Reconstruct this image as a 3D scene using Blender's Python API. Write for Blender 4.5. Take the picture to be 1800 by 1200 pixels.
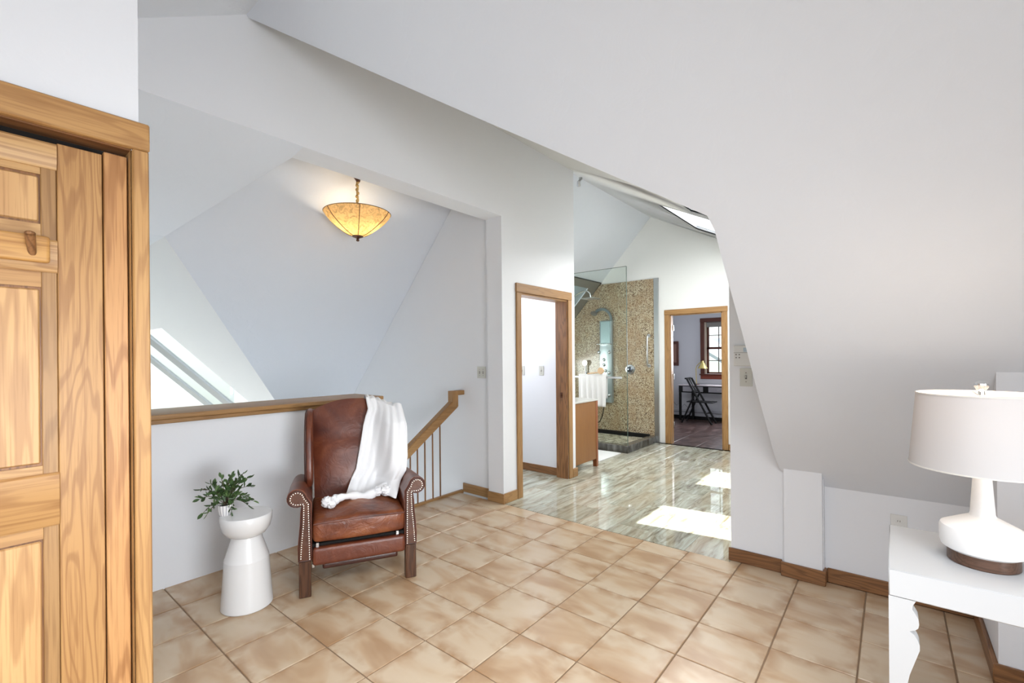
import bpy, bmesh, math, random
from mathutils import Vector, Matrix
random.seed(7)
PI = math.pi
scene = bpy.context.scene
COL = scene.collection
for o in list(bpy.data.objects):
    bpy.data.objects.remove(o)

# ------------------------------------------------------------------ camera
F, YAW, Y0, RO = 811.3, .6898, 625.3, -.0088
cam_d = bpy.data.cameras.new('camera')
cam = bpy.data.objects.new('camera', cam_d)
COL.objects.link(cam)
r_ = Vector((math.cos(YAW), math.sin(YAW), 0))
d_ = Vector((-math.sin(YAW), math.cos(YAW), 0))
u_ = Vector((0, 0, 1))
R_ = r_ * math.cos(RO) + u_ * math.sin(RO)
U_ = -r_ * math.sin(RO) + u_ * math.cos(RO)
M = Matrix((R_, U_, -d_)).transposed().to_4x4()
M.translation = Vector((0, 0, 1.42))
cam.matrix_world = M
cam_d.sensor_fit = 'HORIZONTAL'
cam_d.sensor_width = 36
cam_d.lens = F / 1800 * 36
cam_d.shift_y = (Y0 - 600) / 1800
cam_d.clip_start = .05
scene.camera = cam

# ------------------------------------------------------------------ world, sun, lights, exposure
w = bpy.data.worlds.new('sky'); scene.world = w; w.use_nodes = True
nt = w.node_tree; nt.nodes.clear()
out = nt.nodes.new('ShaderNodeOutputWorld'); bg = nt.nodes.new('ShaderNodeBackground')
tc = nt.nodes.new('ShaderNodeTexCoord'); sp = nt.nodes.new('ShaderNodeSeparateXYZ'); cr = nt.nodes.new('ShaderNodeValToRGB')
mr = nt.nodes.new('ShaderNodeMapRange'); mr.inputs[1].default_value = -.3; mr.inputs[2].default_value = .8
nt.links.new(tc.outputs['Generated'], sp.inputs[0]); nt.links.new(sp.outputs[2], mr.inputs[0]); nt.links.new(mr.outputs[0], cr.inputs[0])
e = cr.color_ramp.elements
e[0].position = .2; e[0].color = (.62, .63, .63, 1)
e[1].position = 1; e[1].color = (.62, .76, 1, 1)
x = e.new(.3); x.color = (.95, .97, 1, 1)
bg.inputs[1].default_value = 1.75
nt.links.new(cr.outputs[0], bg.inputs[0]); nt.links.new(bg.outputs[0], out.inputs[0])

def lamp(name, kind, loc, energy, color=(1, 1, 1), direction=None, size=None, **kw):
    l = bpy.data.lights.new(name, kind); l.energy = energy; l.color = color
    for k, v in kw.items(): setattr(l, k, v)
    if size:
        l.shape = 'RECTANGLE'; l.size, l.size_y = size
    o = bpy.data.objects.new(name, l); COL.objects.link(o); o.location = loc
    if direction is not None:
        o.rotation_euler = Vector(direction).to_track_quat('-Z', 'Y').to_euler()
    return o
SUN = Vector((0.0, -.263, -1)).normalized()
lamp('sun', 'SUN', (0, 0, 9), 17, (1, .96, .9), SUN, angle=math.radians(.5))
lamp('window_light_rear', 'AREA', (.6, -1.9, 1.2), 21, (.92, .96, 1), (-.25, 1, -.15), size=(3.0, 1.6))  # added fill behind the camera, no window is built there
lamp('window_light_right', 'AREA', (2.1, .6, 1.0), 27, (.92, .96, 1), (-1, .2, .02), size=(1.8, 1.2), spread=math.radians(75))  # added fill from the right to lift the header wall, no window there
lamp('skylight_light_rear', 'AREA', (0, .45, 2.45), 31, (.93, .96, 1), (-.30, .2, -1), size=(1.6, 1.0), spread=math.radians(110))  # added overhead fill for floor and low walls, the roof has no skylight here
lamp('skylight_light_hall', 'AREA', (-1.7, 5.2, 2.7), 52, (1, 1, .99), (.0, .12, -1), size=(1.0, 2.0))
lamp('bath_window_light', 'AREA', (-5.1, 5.4, 1.3), 46, (1, 1, .98), (1, .25, .25), size=(1.2, 1.0))  # added fill for the bath and shower, no window on that side
lamp('small_room_light', 'POINT', (-3.9, 4.0, 1.9), 25, (.95, .96, 1), shadow_soft_size=.15)  # added fill to brighten the wall seen through the doorway
lamp('study_window_light', 'AREA', (-2.0, 10.1, 1.6), 76, (.88, .92, 1), (-.3, -1, -.1), size=(1.1, 1.0))
scene.view_settings.view_transform = 'Standard'
scene.view_settings.look = 'None'
scene.view_settings.gamma = 1
scene.view_settings.exposure = .14
scene.view_settings.use_curve_mapping = False

# ------------------------------------------------------------------ materials
def mat(name, color=(.8, .8, .8), rough=.5, metal=0, spec=.5):
    m = bpy.data.materials.new(name); m.use_nodes = True
    b = m.node_tree.nodes['Principled BSDF']
    b.inputs['Base Color'].default_value = (*color, 1)
    b.inputs['Roughness'].default_value = rough
    b.inputs['Metallic'].default_value = metal
    b.inputs['Specular IOR Level'].default_value = spec
    return m, m.node_tree, b
def N(nt, t, **kw):
    n = nt.nodes.new(t)
    for k, v in kw.items():
        if k.startswith('i_'):
            key = k[2:].replace('_', ' ')
            n.inputs[key].default_value = v
        else: setattr(n, k, v)
    return n
def ramp(nt, fac, stops):
    c = N(nt, 'ShaderNodeValToRGB'); e = c.color_ramp.elements
    while len(e) > 1: e.remove(e[-1])
    e[0].position = stops[0][0]; e[0].color = (*stops[0][1], 1)
    for p, col in stops[1:]:
        q = e.new(p); q.color = (*col, 1)
    nt.links.new(fac, c.inputs[0]); return c.outputs[0]
def coords(nt, scale=(1, 1, 1), rnd=True, rot=(0, 0, 0)):
    t = N(nt, 'ShaderNodeTexCoord'); m = N(nt, 'ShaderNodeMapping')
    m.inputs['Scale'].default_value = scale; m.inputs['Rotation'].default_value = rot
    if rnd:
        oi = N(nt, 'ShaderNodeObjectInfo'); ml = N(nt, 'ShaderNodeMath', operation='MULTIPLY'); ml.inputs[1].default_value = 37.0
        nt.links.new(oi.outputs['Random'], ml.inputs[0])
        va = N(nt, 'ShaderNodeVectorMath', operation='ADD')
        nt.links.new(t.outputs['Object'], va.inputs[0]); nt.links.new(ml.outputs[0], va.inputs[1])
        nt.links.new(va.outputs[0], m.inputs[0])
    else: nt.links.new(t.outputs['Object'], m.inputs[0])
    return m.outputs[0]
def noise(nt, vec, scale, detail=4, rough=.5, dist=0):
    n = N(nt, 'ShaderNodeTexNoise'); n.inputs['Scale'].default_value = scale; n.inputs['Detail'].default_value = detail
    n.inputs['Roughness'].default_value = rough; n.inputs['Distortion'].default_value = dist
    nt.links.new(vec, n.inputs['Vector']); return n.outputs['Fac']
def bump(nt, b, h, strength=.2, dist=.002):
    n = N(nt, 'ShaderNodeBump'); n.inputs['Strength'].default_value = strength; n.inputs['Distance'].default_value = dist
    nt.links.new(h, n.inputs['Height']); nt.links.new(n.outputs[0], b.inputs['Normal'])
def mix(nt, f, a, b_, blend='MIX'):
    n = N(nt, 'ShaderNodeMix', data_type='RGBA', blend_type=blend)
    for inp, v in ((0, f), (6, a), (7, b_)):
        if hasattr(v, 'is_linked'): nt.links.new(v, n.inputs[inp])
        elif isinstance(v, (int, float)): n.inputs[inp].default_value = v
        else: n.inputs[inp].default_value = (*v, 1)
    return n.outputs[2]

def paint(name, col, tex=.12, scale=14):
    m, nt, b = mat(name, col, .55, 0, .3)
    v = coords(nt, rnd=False)
    h = noise(nt, v, scale, 5, .6, .6)
    hr = ramp(nt, h, [(.44, (0, 0, 0)), (.52, (1, 1, 1))])
    bump(nt, b, hr, tex, .004)
    return m
M_WALL = paint('wall_paint', (.765, .78, .81), .05)
M_CEIL = paint('ceiling_plaster', (.725, .765, .825), .2, 5)
M_HALL = paint('hall_paint', (.775, .775, .76), .05)
M_OFFICE = paint('office_paint', (.50, .505, .53), .05)

def wood(name, cols, axis='z', scale=1.0, rough=.4, knots=True, contrast=1, cathedral=1.0):
    """grain runs along axis"""
    m, nt, b = mat(name, cols[1], rough, 0, .4)
    s = {'x': (.09, 1, 1), 'y': (1, .09, 1), 'z': (1, 1, .09)}[axis]
    v = coords(nt, tuple(k * scale for k in s))
    v2 = coords(nt, tuple((k if k == 1 else .025) * scale for k in s))
    big = noise(nt, v, 7, 3, .45, 0)                       # cathedral field
    mu = N(nt, 'ShaderNodeMath', operation='MULTIPLY'); mu.inputs[1].default_value = 16 * cathedral
    nt.links.new(big, mu.inputs[0])
    sn = N(nt, 'ShaderNodeMath', operation='SINE')
    m2 = N(nt, 'ShaderNodeMath', operation='MULTIPLY'); m2.inputs[1].default_value = 6.28
    nt.links.new(mu.outputs[0], m2.inputs[0]); nt.links.new(m2.outputs[0], sn.inputs[0])
    rg = N(nt, 'ShaderNodeMapRange'); rg.inputs[1].default_value = -1; nt.links.new(sn.outputs[0], rg.inputs[0])
    fine = noise(nt, v2, 170, 3, .6)
    tone = noise(nt, v, 3, 2, .5)
    c = ramp(nt, tone, [(.3, cols[0]), (.5, cols[1]), (.7, cols[2])])
    c = mix(nt, ramp(nt, rg.outputs[0], [(0, (0, 0, 0)), (.62, (.02,) * 3), (.95, (.5 * contrast,) * 3)]), c, cols[3])
    c = mix(nt, ramp(nt, fine, [(.3, (.55 * contrast,) * 3), (.52, (0, 0, 0))]), c, cols[3])
    nt.links.new(c, b.inputs['Base Color'])
    bump(nt, b, fine, .12, .001)
    return m
OAK = ((.41, .215, .075), (.49, .275, .105), (.55, .335, .14), (.26, .115, .038))
OAKT = ((.31, .165, .06), (.37, .205, .08), (.42, .245, .10), (.18, .085, .03))
DOAK = ((.21, .095, .038), (.28, .13, .05), (.33, .16, .065), (.09, .038, .016))
M_OAK = {a: wood('oak_' + a, OAK, a, contrast=.85) for a in 'xyz'}
M_OAKT = {a: wood('trim_oak_' + a, OAKT, a, contrast=.7) for a in 'xyz'}
M_DOAK = {a: wood('baseboard_oak_' + a, DOAK, a, contrast=1) for a in 'xyz'}
M_CHERRY = wood('cherry_wood', ((.24, .105, .032), (.275, .125, .038), (.31, .14, .045), (.17, .07, .02)), 'z', contrast=.35, rough=.35)
M_MAHOG = {a: wood('mahogany_' + a, ((.06, .015, .008), (.085, .022, .011), (.11, .03, .014), (.03, .008, .004)), a, contrast=.5, rough=.35) for a in 'xyz'}
M_WALNUT = wood('walnut', ((.09, .045, .028), (.13, .068, .042), (.17, .09, .055), (.04, .02, .012)), 'x', rough=.35)
M_LEG = wood('chair_leg_wood', ((.075, .03, .015), (.10, .042, .02), (.14, .06, .03), (.02, .008, .005)), 'z', rough=.35)

def simple(name, col, rough=.5, metal=0, spec=.5): return mat(name, col, rough, metal, spec)[0]
M_BLACK = simple('black_lacquer', (.006, .006, .006), .5, 0, .2)
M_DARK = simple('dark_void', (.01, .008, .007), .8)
M_STEEL = simple('brushed_steel', (.55, .56, .56), .3, 1)
M_CHROME = simple('chrome', (.62, .63, .64), .22, 1)
M_BRONZE = simple('bronze', (.10, .04, .02), .4, .6)
M_WHITE = simple('white_lacquer', (.74, .74, .74), .22)
M_WHITET = simple('white_table_paint', (.52, .53, .54), .25)
M_WHITEM = simple('white_plaster', (.82, .82, .82), .5)
M_PLATE = simple('almond_plate', (.56, .56, .51), .35)
M_PLATEL = simple('pale_plate', (.70, .70, .68), .4)
M_PLATED = simple('plate_slot', (.18, .17, .15), .5)
M_GROUT = simple('grout', (.25, .165, .10), .9)
M_GROUT2 = simple('marble_grout', (.38, .36, .31), .8)
M_GOLD = simple('brass_shade', (.55, .45, .16), .3, .8)
M_TOWEL = paint('terry_cloth', (.84, .85, .84), .6, 160)
M_TABLEM = simple('counter_marble', (.55, .55, .52), .2)

def tile_mat():
    m, nt, b = mat('ceramic_tile', (.6, .46, .32), .26, 0, .5)
    a = noise(nt, coords(nt, (.6, 1.5, 1), rot=(0, 0, .5)), 4.2, 3, .45, .5)
    c = ramp(nt, a, [(.30, (.42, .27, .155)), (.42, (.51, .36, .225)), (.52, (.56, .43, .295)), (.75, (.60, .485, .35))])
    # browner glaze towards the tile's own edges, broken up by noise
    t = N(nt, 'ShaderNodeTexCoord'); ab = N(nt, 'ShaderNodeVectorMath', operation='ABSOLUTE'); nt.links.new(t.outputs['Object'], ab.inputs[0])
    sx = N(nt, 'ShaderNodeSeparateXYZ'); nt.links.new(ab.outputs[0], sx.inputs[0])
    mx_ = N(nt, 'ShaderNodeMath', operation='MAXIMUM'); nt.links.new(sx.outputs[0], mx_.inputs[0]); nt.links.new(sx.outputs[1], mx_.inputs[1])
    e_ = N(nt, 'ShaderNodeMapRange'); e_.inputs[1].default_value = .09; e_.inputs[2].default_value = .168; nt.links.new(mx_.outputs[0], e_.inputs[0])
    n2 = ramp(nt, noise(nt, coords(nt), 7, 3, .5, .3), [(.42, (0,) * 3), (.62, (1,) * 3)])
    ml = N(nt, 'ShaderNodeMath', operation='MULTIPLY'); nt.links.new(e_.outputs[0], ml.inputs[0]); nt.links.new(n2, ml.inputs[1])
    c = mix(nt, ml.outputs[0], c, (.38, .225, .115))
    nt.links.new(c, b.inputs['Base Color'])
    bump(nt, b, noise(nt, coords(nt), 30, 2), .05, .001)
    return m
M_TILE = tile_mat()
def marble_mat():
    m, nt, b = mat('marble_tile', (.5, .5, .45), .025, 0, .6)
    v = coords(nt, (1, .15, 1), rot=(0, 0, .12))
    a = noise(nt, v, 14, 9, .68, 1.1)
    c = ramp(nt, a, [(.28, (.12, .095, .07)), (.38, (.26, .225, .17)), (.46, (.40, .375, .305)), (.54, (.50, .50, .42)), (.66, (.66, .66, .59))])
    w_ = noise(nt, v, 3.2, 4, .5, .4)
    c = mix(nt, ramp(nt, w_, [(.48, (0,) * 3), (.68, (.42,) * 3)]), c, (.52, .41, .29))
    oi = N(nt, 'ShaderNodeObjectInfo')
    c = mix(nt, 1.0, c, ramp(nt, oi.outputs['Random'], [(0, (.74, .77, .74)), (1, (1.0, 1.0, .98))]), 'MULTIPLY')
    nt.links.new(c, b.inputs['Base Color'])
    return m
M_MARBLE = marble_mat()
def slate_mat():
    m, nt, b = mat('office_slate', (.12, .08, .08), .3, 0, .35)
    v = coords(nt, (1, .4, 1))
    c = ramp(nt, noise(nt, v, 8, 5, .6, .6), [(.3, (.03, .016, .013)), (.5, (.07, .04, .034)), (.7, (.15, .10, .09))])
    nt.links.new(c, b.inputs['Base Color']); return m
M_SLATE = slate_mat()
def granite_mat():
    m, nt, b = mat('speckled_granite', (.4, .33, .22), .12, 0, .5)
    v = coords(nt)
    vo = N(nt, 'ShaderNodeTexVoronoi'); vo.inputs['Scale'].default_value = 105; nt.links.new(v, vo.inputs['Vector'])
    sc = N(nt, 'ShaderNodeSeparateColor'); nt.links.new(vo.outputs['Color'], sc.inputs[0])
    c = ramp(nt, sc.outputs[0], [(0, (.05, .03, .02)), (.18, (.16, .10, .06)), (.4, (.33, .255, .155)), (.65, (.45, .38, .26)), (1, (.60, .53, .39))])
    c = mix(nt, ramp(nt, noise(nt, v, 4, 3), [(.4, (0,) * 3), (.65, (.5,) * 3)]), c, (.30, .19, .10))
    nt.links.new(c, b.inputs['Base Color']); return m
M_GRANITE = granite_mat()
def pebble_mat():
    m, nt, b = mat('shower_pebbles', (.4, .37, .28), .3)
    oi = noise(nt, coords(nt), 14, 2)
    c = ramp(nt, oi, [(.35, (.09, .08, .06)), (.5, (.36, .32, .22)), (.65, (.55, .52, .42))])
    nt.links.new(c, b.inputs['Base Color']); return m
M_PEBBLE = pebble_mat()
def curb_mat():
    m, nt, b = mat('dark_metallic_stone', (.15, .14, .12), .2, .3)
    c = ramp(nt, noise(nt, coords(nt, (1, 1, .3)), 9, 5, .6, .4), [(.3, (.03, .025, .02)), (.5, (.09, .088, .08)), (.7, (.19, .19, .18))])
    nt.links.new(c, b.inputs['Base Color']); return m
M_CURB = curb_mat()
def leather_mat(name, cols, cr_=.22, rough=.34):
    m, nt, b = mat(name, cols[1], rough, 0, .55)
    v = coords(nt)
    a = noise(nt, v, 5, 5, .6, .4)
    c = ramp(nt, a, [(.3, cols[0]), (.5, cols[1]), (.72, cols[2])])
    nt.links.new(c, b.inputs['Base Color'])
    f = noise(nt, v, 9, 4, .55, 2.2)
    g = noise(nt, v, 240, 2)
    ad = N(nt, 'ShaderNodeMath', operation='MULTIPLY_ADD'); ad.inputs[1].default_value = .05
    nt.links.new(g, ad.inputs[0]); nt.links.new(f, ad.inputs[2])
    bump(nt, b, ad.outputs[0], cr_, .012)
    return m
M_LEATH = leather_mat('brown_leather', ((.065, .013, .006), (.13, .031, .013), (.21, .062, .024)))
M_LEATHS = leather_mat('seat_leather', ((.08, .017, .007), (.18, .047, .016), (.29, .10, .034)), .55)
M_LEATHD = leather_mat('dark_leather', ((.03, .008, .006), (.055, .016, .010), (.08, .022, .014)))
def glass_mat():
    m = bpy.data.materials.new('clear_glass'); m.use_nodes = True; nt = m.node_tree; nt.nodes.clear()
    o = N(nt, 'ShaderNodeOutputMaterial'); mx = N(nt, 'ShaderNodeMixShader'); t = N(nt, 'ShaderNodeBsdfTransparent'); g = N(nt, 'ShaderNodeBsdfGlossy')
    t.inputs[0].default_value = (.93, .96, .94, 1); g.inputs['Roughness'].default_value = .02
    fr = N(nt, 'ShaderNodeFresnel'); ge = N(nt, 'ShaderNodeNewGeometry'); mi = N(nt, 'ShaderNodeMapRange'); mi.inputs[3].default_value = 1.33; mi.inputs[4].default_value = 1 / 1.33
    nt.links.new(ge.outputs['Backfacing'], mi.inputs[0]); nt.links.new(mi.outputs[0], fr.inputs[0])
    nt.links.new(fr.outputs[0], mx.inputs[0]); nt.links.new(t.outputs[0], mx.inputs[1]); nt.links.new(g.outputs[0], mx.inputs[2]); nt.links.new(mx.outputs[0], o.inputs[0])
    return m
M_GLASS = glass_mat()
M_GEDGE = simple('glass_edge', (.10, .14, .12), .2)
def translucent(name, col, tcol, f, spots=False):
    m = bpy.data.materials.new(name); m.use_nodes = True; nt = m.node_tree; nt.nodes.clear()
    o = N(nt, 'ShaderNodeOutputMaterial'); mx = N(nt, 'ShaderNodeMixShader'); t = N(nt, 'ShaderNodeBsdfTranslucent'); g = N(nt, 'ShaderNodeBsdfDiffuse')
    mx.inputs[0].default_value = f
    g.inputs[0].default_value = (*col, 1); t.inputs[0].default_value = (*tcol, 1)
    if spots:
        v = coords(nt, rnd=False); nz = noise(nt, v, 22, 6, .7, 1.5)
        c = ramp(nt, nz, [(.32, tuple(k * .42 for k in tcol)), (.5, tcol), (.7, tuple(min(1, k * 1.3) for k in tcol))])
        nt.links.new(c, t.inputs[0]); c2 = ramp(nt, nz, [(.32, tuple(k * .5 for k in col)), (.55, col)]); nt.links.new(c2, g.inputs[0])
    nt.links.new(g.outputs[0], mx.inputs[1]); nt.links.new(t.outputs[0], mx.inputs[2]); nt.links.new(mx.outputs[0], o.inputs[0])
    return m
M_SHADE = translucent('linen_shade', (.50, .49, .49), (.60, .50, .45), .035)
M_BOWL = translucent('amber_glass', (.70, .55, .36), (1, .60, .20), .5, True)
def emit(name, col, s):
    m = bpy.data.materials.new(name); m.use_nodes = True; nt = m.node_tree; nt.nodes.clear()
    o = N(nt, 'ShaderNodeOutputMaterial'); e = N(nt, 'ShaderNodeEmission'); e.inputs[0].default_value = (*col, 1); e.inputs[1].default_value = s
    nt.links.new(e.outputs[0], o.inputs[0]); return m
M_BULB = emit('bulb_glow', (1, .78, .45), 12)

# ------------------------------------------------------------------ mesh helpers
class MB:
    def __init__(s): s.bm = bmesh.new()
    def poly(s, pts):
        vs = [s.bm.verts.new(p) for p in pts]
        try: return s.bm.faces.new(vs)
        except ValueError: return None
    def box(s, x0, x1, y0, y1, z0, z1, bevel=0, rot=None, seg=1):
        t = bmesh.new()
        bmesh.ops.create_cube(t, size=1)
        bmesh.ops.scale(t, vec=(abs(x1 - x0), abs(y1 - y0), abs(z1 - z0)), verts=t.verts)
        if bevel: bmesh.ops.bevel(t, geom=t.edges[:], offset=bevel, segments=seg, affect='EDGES', profile=.6)
        if rot is not None: bmesh.ops.transform(t, matrix=rot, verts=t.verts)
        bmesh.ops.translate(t, vec=((x0 + x1) / 2, (y0 + y1) / 2, (z0 + z1) / 2), verts=t.verts)
        s.join(t); return s
    def join(s, t):
        m = bpy.data.meshes.new('tmp'); t.to_mesh(m); t.free(); s.bm.from_mesh(m); bpy.data.meshes.remove(m)
    def prism(s, pts, vec):
        """polygon pts (3D) extruded by vec"""
        n = len(pts); vec = Vector(vec)
        a = [s.bm.verts.new(p) for p in pts]; b = [s.bm.verts.new(Vector(p) + vec) for p in pts]
        s.bm.faces.new(a); s.bm.faces.new(b[::-1])
        for i in range(n): s.bm.faces.new((a[(i + 1) % n], a[i], b[i], b[(i + 1) % n]))
        return s
    def lathe(s, prof, c=(0, 0, 0), seg=40, closed=False, M=None):
        rings = []
        for r, z in prof:
            if r < 1e-6:
                rings.append([s.bm.verts.new((c[0], c[1], c[2] + z))])
            else:
                rings.append([s.bm.verts.new((c[0] + r * math.cos(2 * PI * k / seg), c[1] + r * math.sin(2 * PI * k / seg), c[2] + z)) for k in range(seg)])
        for A, B in zip(rings, rings[1:]):
            for k in range(seg):
                k2 = (k + 1) % seg
                if len(A) == 1 and len(B) == 1: continue
                if len(A) == 1: s.bm.faces.new((A[0], B[k2], B[k]))
                elif len(B) == 1: s.bm.faces.new((A[k], A[k2], B[0]))
                else: s.bm.faces.new((A[k], A[k2], B[k2], B[k]))
        if M is not None:
            vs = [v for R in rings for v in R]; bmesh.ops.transform(s.bm, matrix=M, verts=vs)
        return s
    def tube(s, pts, r, seg=8, cap=True):
        pts = [Vector(p) for p in pts]; n = len(pts); rings = []
        rr = r if isinstance(r, (list, tuple)) else [r] * n
        ref = None
        for i, p in enumerate(pts):
            t = (pts[min(i + 1, n - 1)] - pts[max(i - 1, 0)])
            if t.length < 1e-9: t = Vector((0, 0, 1))
            t.normalize()
            if ref is None:
                ref = Vector((0, 0, 1)) if abs(t.z) < .9 else Vector((1, 0, 0))
            a = t.cross(ref).normalized(); b = a.cross(t).normalized(); ref = b
            rings.append([s.bm.verts.new(p + (a * math.cos(2 * PI * k / seg) + b * math.sin(2 * PI * k / seg)) * rr[i]) for k in range(seg)])
        for A, B in zip(rings, rings[1:]):
            for k in range(seg): s.bm.faces.new((A[k], A[(k + 1) % seg], B[(k + 1) % seg], B[k]))
        if cap:
            s.bm.faces.new(rings[0][::-1]); s.bm.faces.new(rings[-1])
        return s
    def sphere(s, c, r, sc=(1, 1, 1), u=12, v=8):
        t = bmesh.new(); bmesh.ops.create_uvsphere(t, u_segments=u, v_segments=v, radius=r)
        bmesh.ops.scale(t, vec=sc, verts=t.verts); bmesh.ops.translate(t, vec=c, verts=t.verts); s.join(t); return s
    def grid(s, P):
        V = [[s.bm.verts.new(p) for p in row] for row in P]
        for i in range(len(V) - 1):
            for j in range(len(V[0]) - 1): s.bm.faces.new((V[i][j], V[i][j + 1], V[i + 1][j + 1], V[i + 1][j]))
        return s
    def mesh(s, name, m, off=None, smooth=True, recalc=True, sharp=38):
        if recalc: bmesh.ops.recalc_face_normals(s.bm, faces=s.bm.faces)
        if off is not None: bmesh.ops.translate(s.bm, vec=-Vector(off), verts=s.bm.verts)
        for f in s.bm.faces: f.smooth = smooth
        for ed in s.bm.edges:
            if len(ed.link_faces) == 2 and ed.calc_face_angle(0) > math.radians(sharp): ed.smooth = False
        me = bpy.data.meshes.new(name); s.bm.to_mesh(me); s.bm.free()
        if m: me.materials.append(m)
        return me
    def build(s, name, m, parent=None, loc=None, **kw):
        """mesh given in world coordinates; parent's location is subtracted (parents are unrotated or local=True)"""
        local = kw.pop('local', False)
        off = None
        if parent is not None and not local:
            off = wloc(parent)
        elif loc is not None: off = loc
        me = s.mesh(name, m, off, **kw)
        o = bpy.data.objects.new(name, me); COL.objects.link(o)
        if parent is not None: o.parent = parent
        elif loc is not None: o.location = loc
        return o
def wloc(o):
    v = Vector((0, 0, 0))
    while o is not None: v += o.location; o = o.parent
    return v
def tag(o, label=None, cat=None, group=None, kind=None):
    if label: o['label'] = label
    if cat: o['category'] = cat
    if group: o['group'] = group
    if kind: o['kind'] = kind
    return o
def thing(name, loc, label, cat, group=None, rz=0):
    o = bpy.data.objects.new(name, None); COL.objects.link(o); o.location = loc; o.rotation_euler = (0, 0, rz)
    o.empty_display_size = .1
    return tag(o, label, cat, group)
def struct(name, mb, m, parent=None, label=None):
    o = mb.build(name, m, parent)
    if parent is None: o['kind'] = 'structure'
    if label: o['label'] = label
    return o
def subsurf(o, lv=1):
    md = o.modifiers.new('s', 'SUBSURF'); md.levels = lv; md.render_levels = lv
def B(*a, **k): return MB().box(*a, **k)

# ------------------------------------------------------------------ planes of the roof
ZK = .588; YK = 3.46; T1s = 1.2
def S1(y): return ZK + T1s * (YK - y)            # main slope over the sitting room
YR = 1.10                                         # its ridge
def S0(y): return S1(YR) - .6 * (YR - y)
def S2(x): return 3.588 - .51 * (x + 2.89)       # hall slope, falls to the right
def LP(x): return 3.69 + 1.08 * (x + 3.02)       # slope over stair and bath, falls to the left
XR = -3.04
XW = -2.89
def T3(y): return 2.352 - (y - 1.032)

# ------------------------------------------------------------------ floors
fl = struct('floor', B(-3.5, 2.2, -1.3, 3.365, -.16, -.005).box(-.9, 2.2, 3.365, 3.7, -.16, -.005), M_GROUT, label='grout bed of the beige ceramic tile floor')
P = .3371; OX, OY = -3.1646, .825
G = .003
def tile_mesh(x0, x1, y0, y1, m, t=.009, bev=.0025):
    b = MB(); b.box(x0, x1, y0, y1, -t, 0, bev)
    return b.mesh('tile', m, None, smooth=False)
full = tile_mesh(-P / 2 + G, P / 2 - G, -P / 2 + G, P / 2 - G, M_TILE)
cut = {}
cnt = 0
for j in range(-6, 8):
    for i in range(-1, 15):
        x0, x1 = OX + i * P, OX + (i + 1) * P
        y0, y1 = OY + j * P, OY + (j + 1) * P
        X1 = 2.0; Y1 = 3.365 if x1 < -.86 else 3.45
        if x0 > .3 : Y1 = 2.76
        if x0 < .34 and y1 > 2.77: X1 = .335
        x1 = min(x1, X1); y1 = min(y1, Y1)
        if x1 - x0 < .03 or y1 - y0 < .03: continue
        if x1 < -1.75 and y1 < .36: continue
        if x0 > 1.6 : continue
        w_, h_ = x1 - x0, y1 - y0
        if abs(w_ - P) < 1e-3 and abs(h_ - P) < 1e-3: me = full
        else:
            k = (round(w_, 3), round(h_, 3))
            if k not in cut: cut[k] = tile_mesh(-w_ / 2 + G, w_ / 2 - G, -h_ / 2 + G, h_ / 2 - G, M_TILE)
            me = cut[k]
        o = bpy.data.objects.new('ceramic_tile', me); COL.objects.link(o); o.parent = fl
        o.location = ((x0 + x1) / 2, (y0 + y1) / 2, random.uniform(-.0006, 0)); cnt += 1
# row along the kneewall past the hall opening
fh = struct('floor', B(-3.05, -.9, 3.365, 3.49, -.16, -.005).box(-6.4, -.9, 3.49, 7.35, -.16, -.005), M_GROUT2, label='polished veined marble tile floor of the hall')
TW, TH = .305, .61
mcache = {}
k = 0
for i in range(14):
    x1 = -.87 - i * TW; x0 = x1 - TW
    y = 3.368 - (0, .2, .41)[i % 3]
    while y < 7.27:
        a, b_ = max(y, 3.368 if x1 > -2.95 else 3.47), min(y + TH, 7.27)
        y += TH
        if b_ - a < .04: continue
        if x1 < -2.93 and (b_ < 3.46): continue
        if x1 < -3.05 and a > 6.2: continue
        xa = max(x0, -4.9)
        key = (round(xa - x1, 3), round(b_ - a, 3))
        if key not in mcache: mcache[key] = tile_mesh(-(x1 - xa) / 2 + .0008, (x1 - xa) / 2 - .0008, -(b_ - a) / 2 + .0008, (b_ - a) / 2 - .0008, M_MARBLE, .009, .0006)
        o = bpy.data.objects.new('marble_tile', mcache[key]); COL.objects.link(o); o.parent = fh
        o.location = ((xa + x1) / 2, (a + b_) / 2, 0)
fo = struct('floor', B(-4.0, -.9, 7.35, 10.5, -.16, -.005), M_GROUT2, label='dark stone tile floor of the far study')
sl = tile_mesh(-.204, .204, -.204, .204, M_SLATE)
for i in range(8):
    for j in range(8):
        o = bpy.data.objects.new('stone_tile', sl); COL.objects.link(o); o.parent = fo
        o.location = (-3.78 + i * .41, 7.4 + j * .41, 0)

# ------------------------------------------------------------------ walls
# stair half wall with wide ledge
struct('wall_half', MB().box(-3.86, -3.49, -.6, 2.37, -1.2, 1.03), M_WALL, label='low white wall beside the stairwell')
cap = MB(); cap.box(-3.885, -3.44, -.6, 2.40, 1.05, 1.08, .006, seg=2)
capo = struct('trim', cap, M_OAKT['y'], label='oak ledge capping the low stair wall')
struct('ledge_moulding', MB().box(-3.49, -3.462, -.6, 2.385, 1.02, 1.05, .006), M_OAKT['y'], capo)
struct('trim', MB().box(-3.53, -3.495, 2.37, 3.42, -.02, .018, .004), M_OAKT['y'], label='thin oak nosing along the stair opening')
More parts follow.
